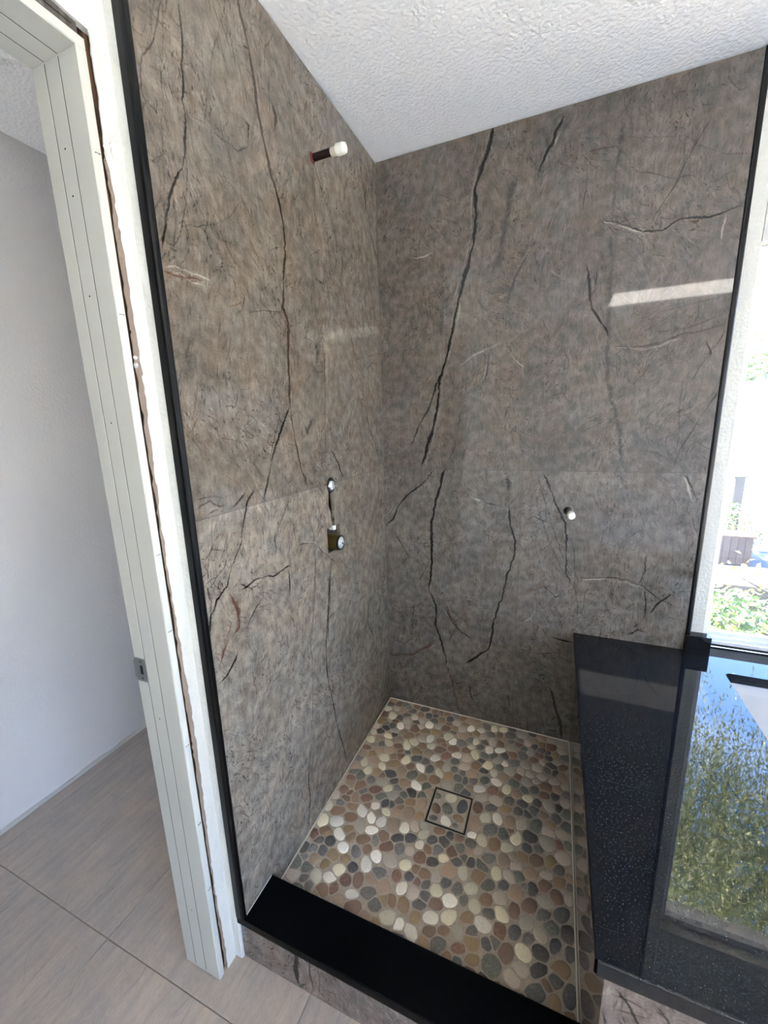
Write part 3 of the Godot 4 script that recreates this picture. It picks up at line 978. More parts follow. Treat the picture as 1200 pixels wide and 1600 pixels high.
# stone-look floor tile: long soft streaks
func floor_texture() -> ImageTexture:
	var w := 512
	var h := 1024
	var n := noise(0.05, 4, 61)
	n.domain_warp_enabled = true
	n.domain_warp_amplitude = 20.0
	n.domain_warp_frequency = 0.01
	var a := stretched(n, w, h, 1, 12)
	var f := stretched(noise(0.3, 2, 62), w, h, 1, 4)
	var b := grey_bytes(noise(0.008, 4, 63), w, h)
	var out := PackedByteArray()
	out.resize(w * h * 3)
	for i in w * h:
		var v := 0.86 + (a[i] * 0.09 + f[i] * 0.11 + b[i] * 0.08) / 255.0
		var q := (b[i] - 128) * 0.025
		out[i * 3] = clampi(int(170.0 * v + q), 0, 255)
		out[i * 3 + 1] = clampi(int(157.0 * v), 0, 255)
		out[i * 3 + 2] = clampi(int(144.0 * v - q), 0, 255)
	rng.seed = 99
	for k in 260:
		var p := Vector2(rng.randf() * w, rng.randf() * h)
		var tone := Vector3(112, 100, 92) if rng.randf() < 0.6 else Vector3(196, 188, 178)
		var al := rng.randf_range(0.08, 0.3)
		var ang := PI / 2 + rng.randfn(0, 0.12)
		for s in rng.randi_range(20, 120):
			stamp(out, w, h, p.x, p.y, 0.7, tone, al)
			ang += rng.randfn(0, 0.05)
			p += Vector2(cos(ang), sin(ang))
	return ImageTexture.create_from_image(Image.create_from_data(w, h, false, Image.FORMAT_RGB8, out))


# ---------------------------------------------------------------- the scene
func _ready() -> void:
	# camera
	var cam := Camera3D.new()
	cam.name = "camera"
	add_child(cam)
	cam.keep_aspect = Camera3D.KEEP_HEIGHT
	cam.fov = 2.0 * rad_to_deg(atan(800.0 / 638.05))
	cam.near = 0.02
	cam.far = 300.0
	cam.transform = Transform3D(Basis(Vector3(0.92231698, -0.02878148, -0.3853609), Vector3(-0.05525169, 0.97715517, -0.20521944), Vector3(0.38246391, 0.21056921, 0.89965658)), Vector3(0.7332, 1.40195, 1.7385))
	cam.current = true
	# sky
	var env := Environment.new()
	env.background_mode = Environment.BG_SKY
	var sky_mat := ProceduralSkyMaterial.new()
	sky_mat.sky_top_color = Color(0.40, 0.62, 0.92)
	sky_mat.sky_horizon_color = Color(0.84, 0.89, 0.95)
	sky_mat.sky_curve = 0.2
	sky_mat.ground_bottom_color = Color(0.42, 0.40, 0.36)
	sky_mat.ground_horizon_color = Color(0.62, 0.62, 0.60)
	sky_mat.sky_cover = cloud_cover()
	sky_mat.sky_cover_modulate = Color(1, 1, 1, 0.35)
	var sky := Sky.new()
	sky.sky_material = sky_mat
	env.sky = sky
	env.background_energy_multiplier = 3.8
	env.tonemap_mode = Environment.TONE_MAPPER_LINEAR
	env.tonemap_exposure = 5.8
	env.sdfgi_enabled = true
	env.ssao_enabled = true
	env.ssil_enabled = true
	var world := WorldEnvironment.new()
	world.name = "world"
	world.environment = env
	add_child(world)
	# the sun stands high over the blind left side of the house: it lights the garden and enters none of the windows
	var sun := DirectionalLight3D.new()
	sun.name = "sun"
	sun.light_energy = 9.0
	sun.light_color = Color(1.0, 0.96, 0.89)
	sun.light_angular_distance = 0.53
	sun.shadow_enabled = true
	add_child(sun)
	sun.look_at_from_position(Vector3.ZERO, -Vector3(-0.52, 0.85, 0.03).normalized())
	# unseen ceiling panel behind the viewer, placed from its reflection in the tiles
	var panel := AreaLight3D.new()
	panel.name = "unseen_panel_light"
	add_child(panel)
	panel.position = Vector3(1.68, CEIL - 0.022, 2.64)
	panel.rotation_degrees.x = -90
	panel.area_size = Vector2(1.16, 0.44)
	panel.light_energy = 0.2
	panel.light_color = Color(1.0, 0.97, 0.93)
	panel.area_range = 12.0
	panel.area_attenuation = 2.0
	panel.shadow_enabled = true

	make_materials()
	build_shell()
	build_window()
	build_door()
	build_tiles()
	build_shower_floor()
	build_kerb()
	build_deck()
	build_plumbing()
	build_lamp()
	build_outdoors()

func cloud_cover() -> ImageTexture:
	var w := 1024
	var h := 512
	var n := noise(1.5, 5, 12)
	var im := Image.create_empty(w, h, false, Image.FORMAT_RGBA8)
	for j in h / 2 + 4:
		var e := PI / 2 - PI * (j + 0.5) / h
		for i in w:
			var t := TAU * i / w
			var d := Vector3(cos(t) * cos(e), sin(e) * 2.2, sin(t) * cos(e))
			var v := smoothstep(0.02, 0.5, n.get_noise_3dv(d))
			im.set_pixel(i, j, Color(1, 1, 1, v * 0.8))
	return ImageTexture.create_from_image(im)

# ---------------------------------------------------------------- shell
func build_shell() -> void:
	# room floor: tiles with thin joints over a screed, bathroom and hall in one
	var fl := struct("floor", "grey beige stone-look floor tiles")
	boxed("screed", Vector3(-1.3, LOW - 0.12, -1.35), Vector3(3.15, LOW - 0.004, 3.75), mat(Color(0.60, 0.56, 0.52), 0.9), fl)
	var grain := floor_texture()
	var xs := [-1.165, -1.083, -0.441, 0.2, 0.841, 1.482, 2.123, 2.764, 3.0]
	var zs := [-1.2, -0.069, 1.213, 2.495, 3.6]
	rng.seed = 4
	for i in xs.size() - 1:
		for j in zs.size() - 1:
			var st := mb()
			var off := Vector2(rng.randf(), rng.randf())
			var x0: float = xs[i] + JOINT * 0.5
			var x1: float = xs[i + 1] - JOINT * 0.5
			var z0: float = zs[j] + JOINT * 0.5
			var z1: float = zs[j + 1] - JOINT * 0.5
			box(st, Vector3(x0, LOW - 0.01, z0), Vector3(x1, LOW, z1), 0.0008)
			var o := obj("tile", st, floor_tile_material(grain, off), fl)
			o.name = "tile" if i + j == 0 else "tile_%03d" % (i * 4 + j)
	# ceilings
	var ce := struct("ceiling", "white textured bathroom ceiling")
	boxed("plaster", Vector3(-0.17, CEIL, -0.17), Vector3(3.15, CEIL + 0.2, 3.75), M.ceiling, ce)
	var hc := struct("ceiling_hall", "white hall ceiling beyond the doorway")
	boxed("plaster", Vector3(-1.31, 2.462, -1.35), Vector3(-0.17, CEIL + 0.2, 3.75), M.ceiling, hc)

	# left wall: core behind the tiles with a pocket for the valve, painted drywall beyond the tile edge
	var wl := struct("wall_left", "wall between shower and hall, tiled then white drywall")
	var place_l := func(p: Vector2, d: float) -> Vector3: return Vector3(-0.0125 + d, p.y, p.x)
	var hole := rect(0.43, 0.935, 0.545, 1.19)
	var st := mb()
	for half in [rect(-0.17, LOW, 0.486, CEIL + 0.05), rect(0.486, LOW, 1.088, CEIL + 0.05)]:
		for poly in Geometry2D.clip_polygons(half, hole):
			plate(st, poly, 0.1555, place_l)
		obj("backer_board", st, M.board, wl)
	var dw := mb()
	# return beside the tile edge, strip up to the torn edge, above and beyond the door
	box(dw, Vector3(-0.06, LOW, 1.088), Vector3(-0.0225, CEIL + 0.02, 1.0995), 0.003)
	rng.seed = 21
	var strip := PackedVector2Array([Vector2(1.0996, LOW)])
	var y := LOW
	while y < 2.074:
		var base := 1.1305 + 0.0035 * sin(y * 7.0) if y < 1.88 else 1.1345
		strip.append(Vector2(base + rng.randf_range(-0.0022, 0.0022), y))
		y += rng.randf_range(0.006, 0.02)
	strip.append(Vector2(1.1345, 2.077))
	strip.append(Vector2(1.0996, 2.077))
	var place_d := func(p: Vector2, d: float) -> Vector3: return Vector3(-0.048 + d, p.y, p.x)
	plate(dw, strip, 0.003, place_d)
	var over := PackedVector2Array([Vector2(1.0996, 2.077)])
	var z := 1.1375
	while z < 2.02:
		over.append(Vector2(z, 2.0785 + rng.randf_range(-0.0015, 0.002)))
		z += rng.randf_range(0.01, 0.03)
	over.append_array(PackedVector2Array([Vector2(2.02, 2.078), Vector2(2.02, CEIL + 0.02), Vector2(1.0996, CEIL + 0.02)]))
	plate(dw, over, 0.012, place_d)
	box(dw, Vector3(-0.06, LOW, 2.02), Vector3(-0.048, CEIL + 0.02, 3.6))
	obj("drywall", dw, M.drywall, wl)
	var hd := mb()
	box(hd, Vector3(-0.17, LOW, -1.2), Vector3(-0.158, 2.47, 1.138))
	box(hd, Vector3(-0.17, 2.078, 1.138), Vector3(-0.158, 2.47, 2.02))
	box(hd, Vector3(-0.17, LOW, 2.02), Vector3(-0.158, 2.47, 3.6))
	obj("hall_drywall", hd, M.hall_wall, wl)
	var sd := mb()
	box(sd, Vector3(-0.158, LOW, 1.088), Vector3(-0.0605, 2.0985, 1.1375))
	box(sd, Vector3(-0.158, 2.0985, 1.088), Vector3(-0.0605, CEIL, 2.02))
	box(sd, Vector3(-0.158, LOW, 2.02), Vector3(-0.0605, CEIL, 3.6))
	obj("stud", sd, M.stud, wl)
	boxed("gap_shade", Vector3(-0.169, LOW, 1.1376), Vector3(-0.078, 2.0395, 1.1446), M.dark, wl)  # near-black filler stands in for the shade deep in the jamb gap
	boxed("pocket_back", Vector3(-0.1675, 0.93, 0.425), Vector3(-0.158, 1.195, 0.55), M.stud, wl)
	var lint := mb()
	box(lint, Vector3(-0.15, 2.0605, 1.15), Vector3(-0.0535, 2.098, 2.02), 0.002)
	for k in 5:
		var zz := 1.16 + k * 0.17
		box(lint, Vector3(-0.0536, 2.064 + rng.randf() * 0.006, zz), Vector3(-0.0525, 2.069 + rng.randf() * 0.006, zz + 0.19), 0.0004)
	obj("header", lint, M.wood_grey, wl)
	# torn paper edge of the drywall
	var pp := PackedVector2Array([Vector2(1.122, LOW + 0.02)])
	y = LOW + 0.02
	while y < 1.885:
		pp.append(Vector2(1.1385 + rng.randf_range(-0.0030, 0.0018), y))
		y += rng.randf_range(0.004, 0.03)
	pp.append(Vector2(1.130, 1.90))
	pp.append(Vector2(1.122, 1.90))
	var pst := mb()
	plate(pst, pp, 0.002, func(p: Vector2, d: float) -> Vector3: return Vector3(-0.0492 + d, p.y, p.x))
	obj("torn_paper", pst, M.paper, wl)
	# lumps of joint compound along the torn edge
	for a in [[1.905, 1.131, 0.012, 0.022], [1.925, 1.128, 0.009, 0.012], [1.545, 1.136, 0.006, 0.03]]:
		var ls := mb()
		for k in 2:
			var c := Vector3(-0.048, a[0] + (k - 1) * a[3] * 0.5, a[1] + rng.randf_range(-0.3, 0.3) * a[2])
			lathe(ls, c - Vector3(0.002, 0, 0), Vector3.RIGHT, [Vector2(0, a[2] * rng.randf_range(0.6, 0.9)), Vector2(0.003, a[2] * 0.6), Vector2(0.0055, a[2] * 0.25), Vector2(0.006, 0.0)], 9, rng.randf_range(0.8, 1.5))
		obj("plaster_lump", ls, M.plaster, wl)

	# back wall behind the tiles, white strip, then the window opening
	var wb := struct("wall_back", "back wall of the shower with the window over the tub")
	var bs := mb()
	var nip := disc(Vector2(0.787, 1.044), 0.021, 0.021)
	var place_b := func(p: Vector2, d: float) -> Vector3: return Vector3(p.x, p.y, -0.0125 + d)
	for half in [rect(-0.17, LOW, 1.222, 1.044), rect(-0.17, 1.044, 1.222, CEIL + 0.05)]:
		for poly in Geometry2D.clip_polygons(half, nip):
			plate(bs, poly, 0.157, place_b)
	box(bs, Vector3(0.72, 0.98, -0.169), Vector3(0.85, 1.11, -0.12))
	obj("backer_board", bs, M.board, wb)
	boxed("drywall", Vector3(1.222, LOW, -0.17), Vector3(1.283, CEIL + 0.02, -0.020), M.drywall, wb, 0.003)
	boxed("drywall", Vector3(1.283, 1.921, -0.17), Vector3(2.76, CEIL + 0.02, -0.020), M.drywall, wb)
	boxed("drywall", Vector3(1.283, LOW, -0.17), Vector3(2.76, 0.490, -0.020), M.drywall, wb)
	boxed("drywall", Vector3(2.76, LOW, -0.17), Vector3(3.15, CEIL + 0.02, -0.020), M.drywall, wb)

	var wr := struct("wall_right", "white wall at the end of the tub")
	var rw := mb()
	box(rw, Vector3(3.0, LOW, -0.02), Vector3(3.15, CEIL + 0.02, 1.75))
	box(rw, Vector3(3.0, LOW, 3.35), Vector3(3.15, CEIL + 0.02, 3.6))
	box(rw, Vector3(3.0, LOW, 1.75), Vector3(3.15, 0.20, 3.35))
	box(rw, Vector3(3.0, 1.90, 1.75), Vector3(3.15, CEIL + 0.02, 3.35))
	obj("drywall", rw, M.room_wall, wr)
	var w3 := struct("window_3", "unseen wide window in the right wall, placed to light the left side and ceiling")  # out of view; placed to light the left wall, door frame and ceiling
	var wf := mb()
	box(wf, Vector3(3.06, 0.20, 1.75), Vector3(3.12, 0.24, 3.35), 0.003)
	box(wf, Vector3(3.06, 1.86, 1.75), Vector3(3.12, 1.90, 3.35), 0.003)
	for q in [1.75, 2.53, 3.31]: box(wf, Vector3(3.06, 0.24, q), Vector3(3.12, 1.86, q + 0.04), 0.003)
	obj("window_frame", wf, M.vinyl, w3)
	boxed("pane", Vector3(3.088, 0.24, 1.79), Vector3(3.092, 1.86, 2.53), M.glass, w3)
	boxed("pane", Vector3(3.088, 0.24, 2.57), Vector3(3.092, 1.86, 3.31), M.glass, w3)
	var wq := struct("wall_rear", "white wall behind the viewer")
	boxed("drywall", Vector3(-0.17, LOW, 3.6), Vector3(3.15, CEIL + 0.02, 3.75), M.room_wall, wq)
	var wh := struct("wall_hall", "pale blue grey wall seen through the doorway")
	boxed("drywall", Vector3(-1.31, LOW, -1.35), Vector3(-1.161, 2.47, 3.75), M.hall_wall, wh)
	boxed("drywall", Vector3(-1.161, LOW, 3.6), Vector3(-0.17, 2.47, 3.75), M.hall_wall, wh)
	var he := mb()
	box(he, Vector3(-1.161, LOW, -1.35), Vector3(-0.17, 0.60, -1.2))
	box(he, Vector3(-1.161, 1.25, -1.35), Vector3(-0.17, 2.47, -1.2))
	box(he, Vector3(-1.161, 0.60, -1.35), Vector3(-0.98, 1.25, -1.2))
	box(he, Vector3(-0.45, 0.60, -1.35), Vector3(-0.17, 1.25, -1.2))
	obj("drywall", he, M.hall_wall, wh)
	var w2 := struct("window_2", "unseen window at the end of the hall, placed to light the hall")  # hidden by the left wall; placed to light the hall wall and ceiling
	window_into(w2, -0.98, -0.45, 0.60, 1.25, -1.29)
	# ragged unfinished foot of the hall wall
	var bb := struct("baseboard_hall", "ragged strip of plaster along the foot of the hall wall")
	var bp := PackedVector2Array([Vector2(-1.15, LOW)])
	z = -1.15
	bp = PackedVector2Array([Vector2(3.55, LOW), Vector2(-1.15, LOW)])
	while z < 3.55:
		bp.append(Vector2(z, LOW + 0.014 + rng.randf_range(-0.004, 0.006)))
		z += rng.randf_range(0.02, 0.08)
	var bst := mb()
	plate(bst, bp, 0.012, func(p: Vector2, d: float) -> Vector3: return Vector3(-1.152 + d, p.y, p.x))
	obj("plaster_strip", bst, M.plaster, bb)

func floor_tile_material(grain: Texture2D, off: Vector2) -> StandardMaterial3D:
	var m := mat(Color.WHITE, 0.42)
	m.albedo_texture = grain
	m.uv1_triplanar = true
	m.uv1_world_triplanar = true
	m.uv1_scale = Vector3(1.4, 1.0, 0.75)
	m.uv1_offset = Vector3(off.x, 0, off.y)
	return m

# ---------------------------------------------------------------- windows
func window_into(w: Node3D, x0: float, x1: float, y0: float, y1: float, zf: float) -> void:
	var f := mb()
	var t := 0.042
	box(f, Vector3(x0, y0, zf - 0.03), Vector3(x1, y0 + t, zf + 0.03), 0.003)
	box(f, Vector3(x0, y1 - t, zf - 0.03), Vector3(x1, y1, zf + 0.03), 0.003)
	box(f, Vector3(x0, y0 + t, zf - 0.03), Vector3(x0 + t, y1 - t, zf + 0.03), 0.003)
	box(f, Vector3(x1 - t, y0 + t, zf - 0.03), Vector3(x1, y1 - t, zf + 0.03), 0.003)
	obj("window_frame", f, M.vinyl, w)
	boxed("pane", Vector3(x0 + t - 0.004, y0 + t - 0.004, zf - 0.012), Vector3(x1 - t + 0.004, y1 - t + 0.004, zf - 0.008), M.glass, w)

func build_window() -> void:
	var w := struct("window_1", "white framed window over the tub")
	var f := mb()
	# outer frame with a stepped track, sill rail in front
	box(f, Vector3(1.2832, 0.5375, -0.115), Vector3(2.7598, 0.552, -0.062), 0.0015)
	box(f, Vector3(1.2832, 0.552, -0.115), Vector3(2.7598, 0.566, -0.072), 0.0015)
	box(f, Vector3(1.2832, 1.893, -0.115), Vector3(2.7598, 1.9205, -0.068), 0.0015)
	box(f, Vector3(1.2832, 0.566, -0.115), Vector3(1.309, 1.893, -0.068), 0.0015)
	box(f, Vector3(2.734, 0.566, -0.115), Vector3(2.7598, 1.893, -0.068), 0.0015)
	obj("window_frame", f, M.vinyl, w)
	var s := mb()
	box(s, Vector3(1.309, 0.566, -0.104), Vector3(2.734, 0.581, -0.082), 0.0012)
	box(s, Vector3(2.008, 0.581, -0.104), Vector3(2.036, 1.893, -0.082), 0.0012)
	obj("sash", s, M.vinyl, w)
	var sill := mb()
	plate(sill, rect(1.2835, -0.0600, 2.7598, 0.0015), 0.0335, func(p: Vector2, e: float) -> Vector3: return Vector3(p.x, DECK + e, p.y))
	obj("slab_recess_strip", sill, M.granite, w)  # rear strip of the tub deck slab, reaching into the window recess
	boxed("gasket", Vector3(1.2834, 0.5272, -0.112), Vector3(2.7596, 0.5374, -0.066), M.rubber, w)
	boxed("pane", Vector3(1.309, 0.581, -0.095), Vector3(2.008, 1.893, -0.091), M.glass, w)
	boxed("pane", Vector3(2.036, 0.581, -0.095), Vector3(2.734, 1.893, -0.091), M.glass, w)

# ---------------------------------------------------------------- door frame
func build_door() -> void:
	var d := struct("door_1", "stripped white door frame without casing or door")
	# jamb profile in x, z with the two lines the door stop left
	var groove := func(flip: float, z0: float) -> PackedVector2Array:
		var p := PackedVector2Array([Vector2(-0.172, z0 - flip * 0.016), Vector2(-0.172, z0)])
		for g in [-0.137, -0.098]:
			p.append(Vector2(g - 0.0017, z0)); p.append(Vector2(g - 0.0012, z0 - flip * 0.0012))
			p.append(Vector2(g + 0.0012, z0 - flip * 0.0012)); p.append(Vector2(g + 0.0017, z0))
		p.append_array(PackedVector2Array([Vector2(-0.050, z0), Vector2(-0.048, z0 - flip * 0.002), Vector2(-0.048, z0 - flip * 0.016)]))
		return p
	for a in [[1.0, 1.161], [-1.0, 1.995]]:
		var st := mb()
		plate(st, groove.call(a[0], a[1]), 2.04 - LOW - 0.004, func(p: Vector2, h: float) -> Vector3: return Vector3(p.x, 2.04 + h, p.y))
		var j := obj("jamb", st, M.jamb, d)
		if a[0] > 0.0:
			for g in [-0.137, -0.098]:
				boxed("paint_line", Vector3(g - 0.0012, LOW + 0.01, 1.1590), Vector3(g + 0.0012, 2.038, 1.1606), M.grime, j)
	var st2 := mb()
	plate(st2, groove.call(-1.0, 2.0405), 0.850, func(p: Vector2, h: float) -> Vector3: return Vector3(p.x, p.y, 1.995 + h))
	var head := obj("head_jamb", st2, M.jamb, d)
	for g in [-0.137, -0.098]:
		boxed("paint_line", Vector3(g - 0.0009, 2.0409, 1.161), Vector3(g + 0.0009, 2.0425, 1.99), M.grime, head)
	# nail holes down the jamb, their shade drawn as dark discs
	var k := 0
	for a in [[-0.118, 1.905], [-0.118, 1.83], [-0.116, 1.42], [-0.118, 0.72], [-0.117, 0.12], [-0.118, 1.66]]:
		var ns := mb()
		lathe(ns, Vector3(a[0], a[1], 1.1605), Vector3(0, 0, 1), [Vector2(0, 0.0019), Vector2(0.0007, 0.0019), Vector2(0.0007, 0.0)], 8)
		obj("nail_hole", ns, M.dark, d)
	# bent staples left in the edge of the jamb
	for yy in [1.885, 1.62, 1.14, 0.96, 0.66, 0.43, 0.22]:
		var ss := mb()
		var c := Vector3(-0.0475, yy, 1.153)
		tube(ss, [c + Vector3(-0.002, 0, -0.004), c + Vector3(0.0022, 0.001, -0.004), c + Vector3(0.0022, 0.0, 0.0035), c + Vector3(-0.002, 0, 0.0035)], [0.0008, 0.0008, 0.0008, 0.0008], 6)
		obj("staple", ss, M.steel, d)
	# strike plate
	var sp := mb()
	var hole := rect(-0.157, 0.833, -0.146, 0.857)
	for half in [rect(-0.1725, 0.815, -0.1365, 0.845), rect(-0.1725, 0.845, -0.1365, 0.875)]:
		for poly in Geometry2D.clip_polygons(half, hole):
			plate(sp, poly, 0.0015, func(p: Vector2, h: float) -> Vector3: return Vector3(p.x, p.y, 1.1627 + h))
	box(sp, Vector3(-0.1775, 0.822, 1.152), Vector3(-0.1725, 0.868, 1.1627), 0.001)
	var plate_o := obj("strike_plate", sp, M.steel, d)
	boxed("latch_hole", Vector3(-0.1569, 0.8331, 1.1606), Vector3(-0.1461, 0.8569, 1.1616), M.dark, plate_o)  # near-black block stands for the shade inside the latch hole
	for yy in [0.823, 0.867]:
		var sc := mb()
		lathe(sc, Vector3(-0.1515, yy, 1.1626), Vector3(0, 0, 1), [Vector2(0, 0.003), Vector2(0.0006, 0.0028), Vector2(0.0008, 0.0)], 10)
		obj("screw", sc, M.brass, plate_o)

# ---------------------------------------------------------------- wall tiles
func build_tiles() -> void:
	var wl: Node3D = get_node("wall_left")
	var wb: Node3D = get_node("wall_back")
	var top := CEIL - 0.004
	var zl := 0.483
	# left wall; upper corner tile lightened, its reflections put into the colour
	var tl := [[Rect2(0, SEAM, zl, 1.3), Vector3(112, 104, 93)], [Rect2(zl, SEAM, 0.7, 1.3), Vector3(105, 97, 86)],
		[Rect2(0, 0, zl, SEAM), Vector3(118, 110, 97)], [Rect2(zl, 0, 0.7, SEAM), Vector3(126, 117, 104)]]
	var size_l := Vector2(1.09, CEIL)
	var tex_l := marble(640.0, size_l, tl, VEINS_LEFT, 11, 9000)
	var ml := tile_material(tex_l)
	var holes := [disc(Vector2(0.488, 1.195), 0.029, 0.029), rect(0.440, 0.955, 0.533, 1.045), PackedVector2Array([Vector2(0.478, 1.04), Vector2(0.497, 1.04), Vector2(0.500, 1.10), Vector2(0.513, 1.125), Vector2(0.508, 1.175), Vector2(0.482, 1.175), Vector2(0.474, 1.10)]), disc(Vector2(0.487, 2.197), 0.014, 0.016)]
	for r in [rect(0.0025, SEAM + 0.001, zl - 0.001, top), rect(zl + 0.001, SEAM + 0.001, 1.0878, top), rect(0.0025, 0.001, zl - 0.001, SEAM - 0.001), rect(zl + 0.001, 0.001, 1.0878, SEAM - 0.001)]:
		var polys := [r]
		for h in holes:
			var next := []
			for q in polys:
				next.append_array(Geometry2D.clip_polygons(q, h))
			polys = next
		var st := mb()
		for q in polys:
			plate(st, q, 0.0115, func(p: Vector2, d: float) -> Vector3: return Vector3(d, p.y, p.x), size_l)
		obj("wall_tile", st, ml, wl)
	# back wall: own tile tones, with its shade darkened into the colour
	var tb := [[Rect2(0, SEAM, 0.61, 1.3), Vector3(99, 92, 83)], [Rect2(0.61, SEAM, 0.62, 1.3), Vector3(97, 91, 84)],
		[Rect2(0, 0, 0.61, SEAM), Vector3(103, 97, 88)], [Rect2(0.61, 0, 0.62, SEAM), Vector3(106, 100, 92)]]
	var size_b := Vector2(1.222, CEIL)
	var tex_b := marble(640.0, size_b, tb, VEINS_BACK, 23, 9000)
	var mt := tile_material(tex_b)
	var nip := disc(Vector2(0.787, 1.044), 0.0195, 0.0195)
	var whole := [[rect(0.001, SEAM + 0.001, 0.609, top)], [rect(0.611, SEAM + 0.001, 1.2195, top)], [rect(0.001, 0.001, 0.609, SEAM - 0.001)], [rect(0.611, 0.001, 1.2195, 1.044), rect(0.611, 1.044, 1.2195, SEAM - 0.001)]]
	for rs in whole:
		var st := mb()
		for r in rs:
			for q in Geometry2D.clip_polygons(r, nip):
				plate(st, q, 0.0115, func(p: Vector2, d: float) -> Vector3: return Vector3(p.x, p.y, d), size_b)
		obj("wall_tile", st, mt, wb)
	# grout behind the joints
	var g := mb()
	box(g, Vector3(-0.0122, SEAM - 0.002, 0.0), Vector3(-0.0012, SEAM + 0.002, 0.45))
	box(g, Vector3(-0.0122, SEAM - 0.002, 0.53), Vector3(-0.0012, SEAM + 0.002, 1.088))
	box(g, Vector3(-0.0122, 0.0, zl - 0.002), Vector3(-0.0012, 0.95, zl + 0.002))
	box(g, Vector3(-0.0122, 1.23, zl - 0.002), Vector3(-0.0012, 2.175, zl + 0.002))
	box(g, Vector3(-0.0122, 2.22, zl - 0.002), Vector3(-0.0012, top, zl + 0.002))
	obj("joint", g, M.tile_grout, wl)
	var g2 := mb()
	box(g2, Vector3(0.0, SEAM - 0.002, -0.0122), Vector3(1.2195, SEAM + 0.002, -0.0012))
	box(g2, Vector3(0.608, 0.0, -0.0122), Vector3(0.612, top, -0.0012))
	obj("joint", g2, M.tile_grout, wb)
	# a second print for the kerb and the tub deck
	var size_k := Vector2(1.4, 0.7)
	var kv := [[13.0, "K", 0.7, 0.213, 0.69, 0.218, 0.655, 0.211, 0.60, 0.214, 0.545], [3.0, "K", 0.6, 0.255, 0.69, 0.25, 0.62, 0.262, 0.56], [3.0, "K", 0.6, 0.275, 0.69, 0.288, 0.63, 0.28, 0.56], [2.0, "K", 0.5, 0.295, 0.59, 0.335, 0.60],
		[4.0, "K", 0.7, 0.875, 0.575, 0.90, 0.55, 0.915, 0.52, 0.93, 0.48], [3.0, "K", 0.6, 0.93, 0.58, 0.95, 0.55, 0.965, 0.52], [3.0, "K", 0.6, 0.87, 0.56, 0.90, 0.562, 0.93, 0.55], [2.5, "K", 0.5, 0.88, 0.53, 0.92, 0.54], [4.0, "D", 0.5, 0.5, 0.5, 0.6, 0.3, 0.7, 0.1], [3.0, "K", 0.6, 1.05, 0.55, 1.15, 0.35, 1.2, 0.1]]
	M.kerb_tile = tile_material(marble(520.0, size_k, [[Rect2(0, 0, 1.5, 0.8), Vector3(111, 100, 92)]], kv, 37, 1800))
	# black edge trims: rounded bars closing the tiles
	var t1 := struct("trim_1", "black edge trim up the left tile edge")
	var bar := mb()
	var prof := PackedVector2Array([Vector2(-0.0222, 1.0882), Vector2(0.0012, 1.0882), Vector2(0.0030, 1.0900), Vector2(0.0034, 1.0940), Vector2(0.0024, 1.0985), Vector2(-0.0010, 1.1015), Vector2(-0.0060, 1.1030), Vector2(-0.0222, 1.1030)])
	plate(bar, prof, CEIL - 0.002 - 0.0655, func(p: Vector2, h: float) -> Vector3: return Vector3(p.x, CEIL - 0.002 + h, p.y))
	obj("trim_bar", bar, M.trim, t1)
	var t2 := struct("trim_2", "black edge trim between the back wall tiles and the window strip")
	var bar2 := mb()
	var prof2 := PackedVector2Array([Vector2(1.2200, -0.0198), Vector2(1.2200, 0.0008), Vector2(1.2215, 0.0028), Vector2(1.2260, 0.0034), Vector2(1.2330, 0.0024), Vector2(1.2365, -0.0010), Vector2(1.2380, -0.0060), Vector2(1.2380, -0.0198)])
	plate(bar2, prof2, CEIL - 0.002 - 0.598, func(p: Vector2, h: float) -> Vector3: return Vector3(p.x, CEIL - 0.002 + h, p.y))
	obj("trim_bar", bar2, M.trim, t2)

# ---------------------------------------------------------------- pebble floor
func pebble_materials() -> Dictionary:
	var calm := speckle_texture(41, 0.92, 0.10)
	var lively := speckle_texture(43, 0.80, 0.30)
	var base := {"W": Color(0.95, 0.92, 0.85), "C": Color(0.88, 0.835, 0.73), "L": Color(0.76, 0.71, 0.63), "T": Color(0.68, 0.59, 0.50), "B": Color(0.58, 0.48, 0.39), "O": Color(0.64, 0.55, 0.41), "R": Color(0.62, 0.49, 0.40), "G": Color(0.57, 0.54, 0.51), "D": Color(0.48, 0.46, 0.44), "N": Color(0.55, 0.55, 0.50), "K": Color(0.44, 0.45, 0.47)}
	var out := {}
	rng.seed = 8
	for k in base:
		out[k] = []
		for i in 3:
			var c: Color = base[k]
			var f := 0.96 + 0.06 * i
			var m := mat(Color(c.r * f, c.g * (f + rng.randf_range(-0.02, 0.02)), c.b * (f + rng.randf_range(-0.03, 0.03))), 0.55)
			var busy: bool = k in ["G", "D", "N", "R", "K"]
			out[k].append(colored(m, lively if busy else calm, 9.0))
	return out

